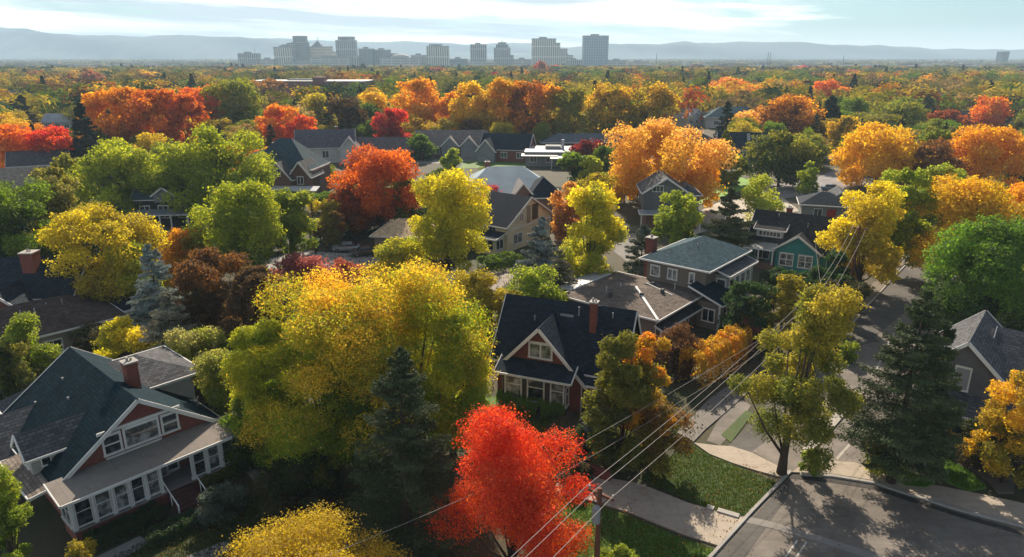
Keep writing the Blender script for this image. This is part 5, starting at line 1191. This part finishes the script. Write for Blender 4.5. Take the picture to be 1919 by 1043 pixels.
LM = [(0,'at the left edge'),(90,'left of the crimson maple'),(160,'above the blue-black fir'),(240,'above the great orange row'),(330,'left of the vase-shaped tree'),(400,'right of the vase-shaped tree'),(463,'below the crane-topped block'),(530,'below the pale ribbed slab'),(597,'below the pyramid-roofed tower'),(650,'below the grey crowned tower'),(715,'below the dark navy blocks'),(770,'below the domed hall'),(822,'below the pale square tower'),(897,'below the grey box tower'),(945,'below the finial tower'),(1025,'below the wide stepped tower'),(1116,'below the blue glass tower'),(1232,'below the single thin mast'),(1330,'above the navy hipped roof'),(1442,'below the two thin masts'),(1530,'above the far street'),(1582,'below the thin dark mast'),(1650,'above the round golden tree'),(1718,'below the thick mast'),(1800,'left of the lone teal tower'),(1885,'below the lone teal tower')]
ROWS = [(128,'in the last hazy row of woods'),(145,'high in the far woods'),(165,'midway up the far woods'),(190,'in the nearer woods'),(225,'just behind the house rows'),(275,'among the middle houses'),(340,'among the nearer houses'),(2000,'low among the near gardens')]
labels = {}
def fill_tree(X, Y, W, H, ckey, con, ytop, cx):
    near = 'near' if Y < 300 else 'far'; L = PROTO[near, 'c' if con else 'b']; me = L[rs.randint(len(L))]
    o = bpy.data.objects.new('conifer_tree' if con else 'autumn_tree', me); COL.objects.link(o)
    o.location = (X, Y, 0); o.rotation_euler = (0, 0, rs.uniform(0, 6.28)); o.scale = (W/12, W/12, H/12.5) if not con else (W/7, W/7, H/14)
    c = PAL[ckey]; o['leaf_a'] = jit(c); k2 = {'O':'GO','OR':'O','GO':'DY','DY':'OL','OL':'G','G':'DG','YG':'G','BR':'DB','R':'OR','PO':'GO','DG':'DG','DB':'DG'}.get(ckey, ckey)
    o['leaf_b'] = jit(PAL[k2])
    lm = min(LM, key=lambda a: abs(a[0]-cx))[1]; row = next(r for t, r in ROWS if ytop < t)
    base = ('big ' if W > 14 else '' )+COLN[ckey]+(' conifer ' if con else ' tree ')+row+', '+lm
    labels.setdefault(base, []).append((cx, o)); return o
def colour_at(x, y):
    # drifts of colour through the woods
    v = math.sin(x*.021+1.3)*math.cos(y*.017+x*.006)+.5*math.sin(x*.051-y*.043+2)+rs.normal(0, .5)
    r = rs.uniform()
    if r < .012: return ['R','OR','OR'][rs.randint(3)]
    if r < .30: return ['DG','G','DG','DB','OL'][rs.randint(5)]
    if v > .85: return ['O','GO','BR','GO'][rs.randint(4)]
    if v > .15: return ['TN','DY','OL','GO','OL','BR'][rs.randint(6)]
    if v > -.7: return ['OL','OL','DY','G','OL','TN'][rs.randint(6)]
    return ['OL','BR','G','OL','OL','DY'][rs.randint(6)]
cand = []
for Y in np.arange(62, 400, 10.5):
    hw = .80*(Y+8)
    for X in np.arange(-hw, hw, 11.5): cand.append((X+rs.uniform(-4.6, 4.6), Y+rs.uniform(-4.5, 4.5)))
cand.sort(key=lambda p: p[1]); nfill = 0; taken = list(TREES)
for X, Y in cand:
    if nfill >= 250: break
    con = rs.uniform() < .14
    if Y < 175: W = rs.uniform(4.5, 7); H = rs.uniform(3.2, 5.5); con = con and rs.uniform() < .4
    elif Y < 250: W = rs.uniform(7, 11.5); H = rs.uniform(7, 11)
    else: W = rs.uniform(12, 20); H = rs.uniform(10, 15)
    if con: W *= .6; H *= 1.1
    if min((math.hypot(X-t[0], Y-t[1])-t[2]*.85-W*.28 for t in taken), default=9) < 0: continue
    if any(math.hypot(X-f[0], Y-f[1]) < (f[2]*.75+W*.4 if len(f) > 2 else W*.5+1) for f in FOOT): continue
    cx, yt = J(X, Y, H); _, yb = J(X, Y, 0); wp = W/2*1300/(Y*C_+20*S_)
    if cx < -60 or cx > 1980: continue
    bad = False
    for (x0, y0, x1, y1, d) in HB:
        if Y < d+3 and Y > d-75 and cx+wp > x0+4 and cx-wp < x1-4 and yt < y1-(y1-y0)*(.30 if d > 150 else .12) and yb > y0: bad = True; break
    for (x0, y0, x1, y1, d) in CLEAR:
        if cx+wp > x0 and cx-wp < x1 and yt < y1 and yb > y0: bad = True; break
    if bad: continue
    ck = ('SP' if rs.uniform() < .6 else 'SG') if con else (colour_at(X, Y) if Y > 175 else ['DG','DB','OL','G','BR','DG'][rs.randint(6)])
    fill_tree(X, Y, W, H, ck, con, yt, cx); taken.append((X, Y, W/2)); nfill += 1; Ylast = Y
for base, L in labels.items():
    L.sort(key=lambda a: a[0]); n = len(L)
    for i, (cx, o) in enumerate(L):
        t = base if n == 1 else ['leftmost','second','third','fourth','fifth','sixth','seventh','eighth','ninth'][min(i, 8)]+' '+base if n < 10 else base
        if n == 2: t = ['left ', 'right '][i]+base
        tag(o, t, 'tree', 'trees of the autumn woods')
print('fill trees', nfill, 'to Y', Ylast, 'heroes', len(TREES))
# the rest of the woods: one mass per depth band
LEAFS = leaf_material('woods_leaves', True, .3)
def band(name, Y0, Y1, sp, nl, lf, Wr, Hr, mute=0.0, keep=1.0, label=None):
    pts = []
    for Y in np.arange(Y0, Y1, sp):
        hw = .82*(Y+10)+20; xs = np.arange(-hw, hw, sp); xs = xs+rs.uniform(-.45, .45, len(xs))*sp
        pts.append(np.column_stack([xs, Y+rs.uniform(-.45, .45, len(xs))*sp]))
    Q = np.concatenate(pts); Q = Q[rs.uniform(size=len(Q)) < keep]
    ok = np.ones(len(Q), bool)
    for f in FOOT:
        if len(f) > 2 and f[1] > Y0-40: ok &= ~((np.abs(Q[:, 0]-f[0]) < f[2]*.8+4) & (Q[:, 1] > f[1]-(170 if f[2] > 30 else 60)) & (Q[:, 1] < f[1]+f[2]*.6))
    for t in TREES:
        if t[1] > Y0-20: ok &= np.hypot(Q[:, 0]-t[0], Q[:, 1]-t[1]) > t[2]+4
    Q = Q[ok]; n = len(Q)
    protos = []
    for i in range(8):
        r2 = np.random.RandomState(300+i)
        if i < 6:
            C, d, k, _ = crown_points(r2, 1., 1., .05, ['round','oval','spread','round','egg','oval'][i], nl, 12, 1.0); Nn = unit(unit(C-np.array([0, 0, .35]))*1.3+d*.6+r2.normal(size=(nl, 3))*.25)
        else:
            t = r2.uniform(0, 1, nl)**1.3; az = r2.uniform(0, 6.28, nl); r_ = .30*(1-t)*r2.uniform(.6, 1, nl)
            C = np.column_stack([r_*np.cos(az), r_*np.sin(az), t*1.15]); Nn = unit(np.column_stack([np.cos(az), np.sin(az), np.full(nl, .8)])+r2.normal(size=(nl, 3))*.3)
        protos.append((C, Nn))
    pi = np.where(rs.uniform(size=n) < .035, rs.randint(6, 8, n), rs.randint(0, 6, n))
    W = rs.uniform(*Wr, n); H = rs.uniform(*Hr, n); rot = rs.uniform(0, 6.28, n)
    cols = np.array([PAL['SP' if p >= 6 else colour_at(q[0], q[1])] for p, q in zip(pi, Q)])
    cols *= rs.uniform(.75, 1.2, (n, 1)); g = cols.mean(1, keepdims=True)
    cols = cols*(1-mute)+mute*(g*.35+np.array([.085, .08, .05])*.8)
    Cs = np.zeros((n, nl, 3)); Ns = np.zeros((n, nl, 3))
    for i in range(8):
        s_ = pi == i; C, Nn = protos[i]; c, s2 = np.cos(rot[s_])[:, None], np.sin(rot[s_])[:, None]
        Cs[s_] = np.stack([(C[:, 0]*c-C[:, 1]*s2)*W[s_][:, None], (C[:, 0]*s2+C[:, 1]*c)*W[s_][:, None], C[:, 2]*H[s_][:, None]], 2)
        Ns[s_] = np.stack([Nn[:, 0]*c-Nn[:, 1]*s2, Nn[:, 0]*s2+Nn[:, 1]*c, Nn[:, 2]+0*c], 2)
    tone = np.clip(.62+.5*(Cs[:, :, 2]/H[:, None]), .5, 1.15)[:, :, None] if False else 1.0
    Cs[:, :, :2] += Q[:, None, :]; tint = np.repeat(cols[:, None, :], nl, 1)
    tint = tint*rs.uniform(.9, 1.1, (n, nl, 1))*.92
    m = n*nl; me = quads_mesh(name, Cs.reshape(-1, 3), Ns.reshape(-1, 3), rs.normal(size=(m, 3)), lf*rs.uniform(.7, 1.4, m), .8, [LEAFS], {'tint': np.clip(tint.reshape(-1, 3), 0, .9), 'shade': .5+.35*(rs.beta(3, 3, m)-.5)})
    o = bpy.data.objects.new(name, me); COL.objects.link(o); o['kind'] = 'stuff'
    tag(o, label, 'woods'); print(name, n, m)
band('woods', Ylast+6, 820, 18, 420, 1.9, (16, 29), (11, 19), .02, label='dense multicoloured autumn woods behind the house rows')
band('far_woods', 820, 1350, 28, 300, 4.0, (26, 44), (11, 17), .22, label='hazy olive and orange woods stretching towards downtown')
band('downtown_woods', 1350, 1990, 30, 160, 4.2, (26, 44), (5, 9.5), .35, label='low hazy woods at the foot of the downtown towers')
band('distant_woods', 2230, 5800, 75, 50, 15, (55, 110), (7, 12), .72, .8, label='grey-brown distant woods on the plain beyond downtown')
# scattered far town
b = MB()
for i in range(900):
    Y = 1500+rs.uniform()**1.2*5200; X = rs.uniform(-.8, .8)*Y
    if Y < 2300 and abs((X/Y*1300)-(-200)) < 420: continue
    w, d, z = rs.uniform(10, 45), rs.uniform(10, 25), rs.uniform(9, 17)
    b.box(X-w/2, X+w/2, Y, Y+d, 0, z, rs.randint(3))
o = b.build('distant_town', [surf('plain', (.42,.41,.40)), surf('plain', (.28,.22,.19)), surf('plain', (.16,.16,.17))]); o['kind'] = 'stuff'; tag(o, 'pale specks of the distant town spread over the plain', 'town')
# ---------------------------------------------------------------- mountains, haze, sky, sun, camera
def hills(name, Y, prof, seed, depth=1000):
    r = np.random.RandomState(seed); px = np.arange(-120, 2050, 6.0); py = np.interp(px, [p[0] for p in prof], [p[1] for p in prof])
    py = py+1.1*np.sin(px*.031+seed)+.7*np.sin(px*.083+2*seed)+np.interp(px, np.arange(-120, 2060, 18), r.normal(0, .55, len(np.arange(-120, 2060, 18))))
    zc = Y*C_; X = (px-960)/1300*zc; Z = np.array([CH-Y*math.tan(TH+math.atan((v-521.5)/1300)) for v in py])
    rows = [(-.55, .0), (-.42, .22), (-.30, .42), (-.18, .70), (-.08, .86), (0, 1.0), (.12, .9), (.35, .5), (.8, .0)]; V = []; n = len(px)
    for f, s in rows:
        w = r.normal(0, .05, n) if 0 < s < 1 else np.zeros(n); w = np.convolve(w, np.ones(3)/3, 'same')
        V += [(x, Y+f*depth+60*math.sin(x*.004+f*9), max(0, z*(s+ww)) if s > 0 else -.5) for x, z, ww in zip(X, Z, w)]
    F = [(i*n+j, i*n+j+1, (i+1)*n+j+1, (i+1)*n+j) for i in range(len(rows)-1) for j in range(n-1)]
    b = MB(); b.add(V, F); o = b.build(name, HILLM, smooth=True); o['kind'] = 'structure'
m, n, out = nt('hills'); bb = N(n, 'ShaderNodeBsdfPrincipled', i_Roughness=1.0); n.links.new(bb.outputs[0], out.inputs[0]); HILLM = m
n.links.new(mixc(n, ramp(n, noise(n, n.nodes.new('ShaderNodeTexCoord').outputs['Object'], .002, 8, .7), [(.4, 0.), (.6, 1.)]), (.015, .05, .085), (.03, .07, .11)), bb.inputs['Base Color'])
hills('mountains', 6000, [(-120,44),(0,50),(45,54),(130,63),(200,66),(270,69),(300,66),(335,63),(380,66),(450,70),(520,74),(600,82),(680,92),(760,98),(900,101),(1010,97),(1080,88),(1150,80),(1230,82),(1280,79),(1340,80),(1390,75),(1430,79),(1500,80),(1560,83),(1620,84),(1700,88),(1780,90),(1850,92),(1885,95),(1919,91),(2050,86)], 3)
hills('far_mountains', 7300, [(-120,60),(200,74),(400,72),(520,70),(620,78),(740,76),(850,82),(960,79),(1060,88),(1150,86),(1400,84),(1700,96),(2050,94)], 5)
HAZE_D = 0.00016
m, n, out = nt('haze'); v = n.nodes.new('ShaderNodeVolumePrincipled'); n.links.new(v.outputs[0], out.inputs['Volume'])
v.inputs['Color'].default_value = (.58, .80, 1, 1); v.inputs['Density'].default_value = HAZE_D; v.inputs['Anisotropy'].default_value = .05
b = MB(); b.box(-8600, 8600, -600, 8600, -1.5, 330); o = b.build('haze', m); o['kind'] = 'stuff'; tag(o, 'thin pale autumn haze over the whole town', 'haze')

w = bpy.data.worlds.new('World'); SC.world = w; w.use_nodes = True; n = w.node_tree; n.nodes.clear()
out = n.nodes.new('ShaderNodeOutputWorld'); bg = n.nodes.new('ShaderNodeBackground'); n.links.new(bg.outputs[0], out.inputs[0])
sky = n.nodes.new('ShaderNodeTexSky'); sky.sky_type = 'NISHITA'; sky.sun_disc = False
sky.sun_elevation = math.radians(SUN_EL); sky.sun_rotation = math.radians(SUN_AZ); sky.altitude = 300; sky.air_density = 1.0; sky.dust_density = 1.5; sky.ozone_density = 2.0
tc = n.nodes.new('ShaderNodeTexCoord'); sep = n.nodes.new('ShaderNodeSeparateXYZ'); n.links.new(tc.outputs['Generated'], sep.inputs[0])
az = math_(n, 'ARCTAN2', sep.outputs[0], sep.outputs[1]); el = sep.outputs[2]
cmb = n.nodes.new('ShaderNodeCombineXYZ')
n.links.new(math_(n, 'MULTIPLY', az, 3.2), cmb.inputs[0]); n.links.new(math_(n, 'MULTIPLY_ADD', el, 26.0, math_(n, 'MULTIPLY', az, 1.1)), cmb.inputs[1]); cmb.inputs[2].default_value = 4.3
wn = N(n, 'ShaderNodeTexNoise', i_Scale=1.1, i_Detail=3.0); n.links.new(cmb.outputs[0], wn.inputs['Vector'])
wv = mixc(n, .22, cmb.outputs[0], wn.outputs[1])
c1 = noise(n, wv, 1.15, 7, .55); c2 = noise(n, scalevec(n, wv, (1.6, 2.6, 1)), 2.0, 6, .6)
cov = math_(n, 'ADD', math_(n, 'MULTIPLY', c1, .75), math_(n, 'MULTIPLY', c2, .3))
cov = math_(n, 'SUBTRACT', cov, math_(n, 'MULTIPLY', az, .20))      # clearer sky towards the right
cloud = ramp(n, cov, [(.46, 0.), (.56, 1.)])
thick = ramp(n, noise(n, scalevec(n, wv, (.6, 1.2, 1)), 1.5, 5, .6), [(.40, 0.), (.60, 1.)])
ccol = mixc(n, thick, (15.5, 14.9, 13.4), (4.5, 5.1, 5.7))
blue = mixc(n, 1.0, sky.outputs[0], ramp(n, el, [(.06, (.34, .52, .60)), (.16, (.88, .80, .72))]), 'MULTIPLY')
hor = ramp(n, el, [(.005, 1.), (.035, 0.)])
blue = mixc(n, math_(n, 'MULTIPLY', hor, .55), blue, (13.5, 13.6, 13.2))
lim = ramp(n, el, [(.0, .97), (.10, .9), (.2, .25), (1., .1)])
n.links.new(mixc(n, math_(n, 'MULTIPLY', cloud, lim), blue, ccol), bg.inputs[0]); bg.inputs[1].default_value = .088
sun = bpy.data.lights.new('sun', 'SUN'); sun.energy = 5.0; sun.angle = math.radians(.6); sun.color = (1, .87, .70)
so = bpy.data.objects.new('sun', sun); COL.objects.link(so)
from mathutils import Vector
a, e = math.radians(SUN_AZ), math.radians(SUN_EL)
so.rotation_euler = Vector((math.sin(a)*math.cos(e), math.cos(a)*math.cos(e), math.sin(e))).to_track_quat('Z', 'Y').to_euler()
cam = bpy.data.cameras.new('camera'); co = bpy.data.objects.new('camera', cam); COL.objects.link(co); SC.camera = co
cam.sensor_width = 36; cam.lens = 1300/1919*36; cam.clip_start = .5; cam.clip_end = 40000
co.location = (0, 0, CH); co.rotation_euler = (math.pi/2-TH, 0, 0)
SC.view_settings.view_transform = 'Standard'; SC.view_settings.look = 'None'; SC.view_settings.exposure = 0.9; SC.view_settings.gamma = 1
SC.cycles.use_denoising = True; SC.cycles.max_bounces = 6; SC.cycles.diffuse_bounces = 3; SC.cycles.transmission_bounces = 4; SC.cycles.volume_bounces = 1; SC.cycles.transparent_max_bounces = 4
SC.cycles.sample_clamp_indirect = 6
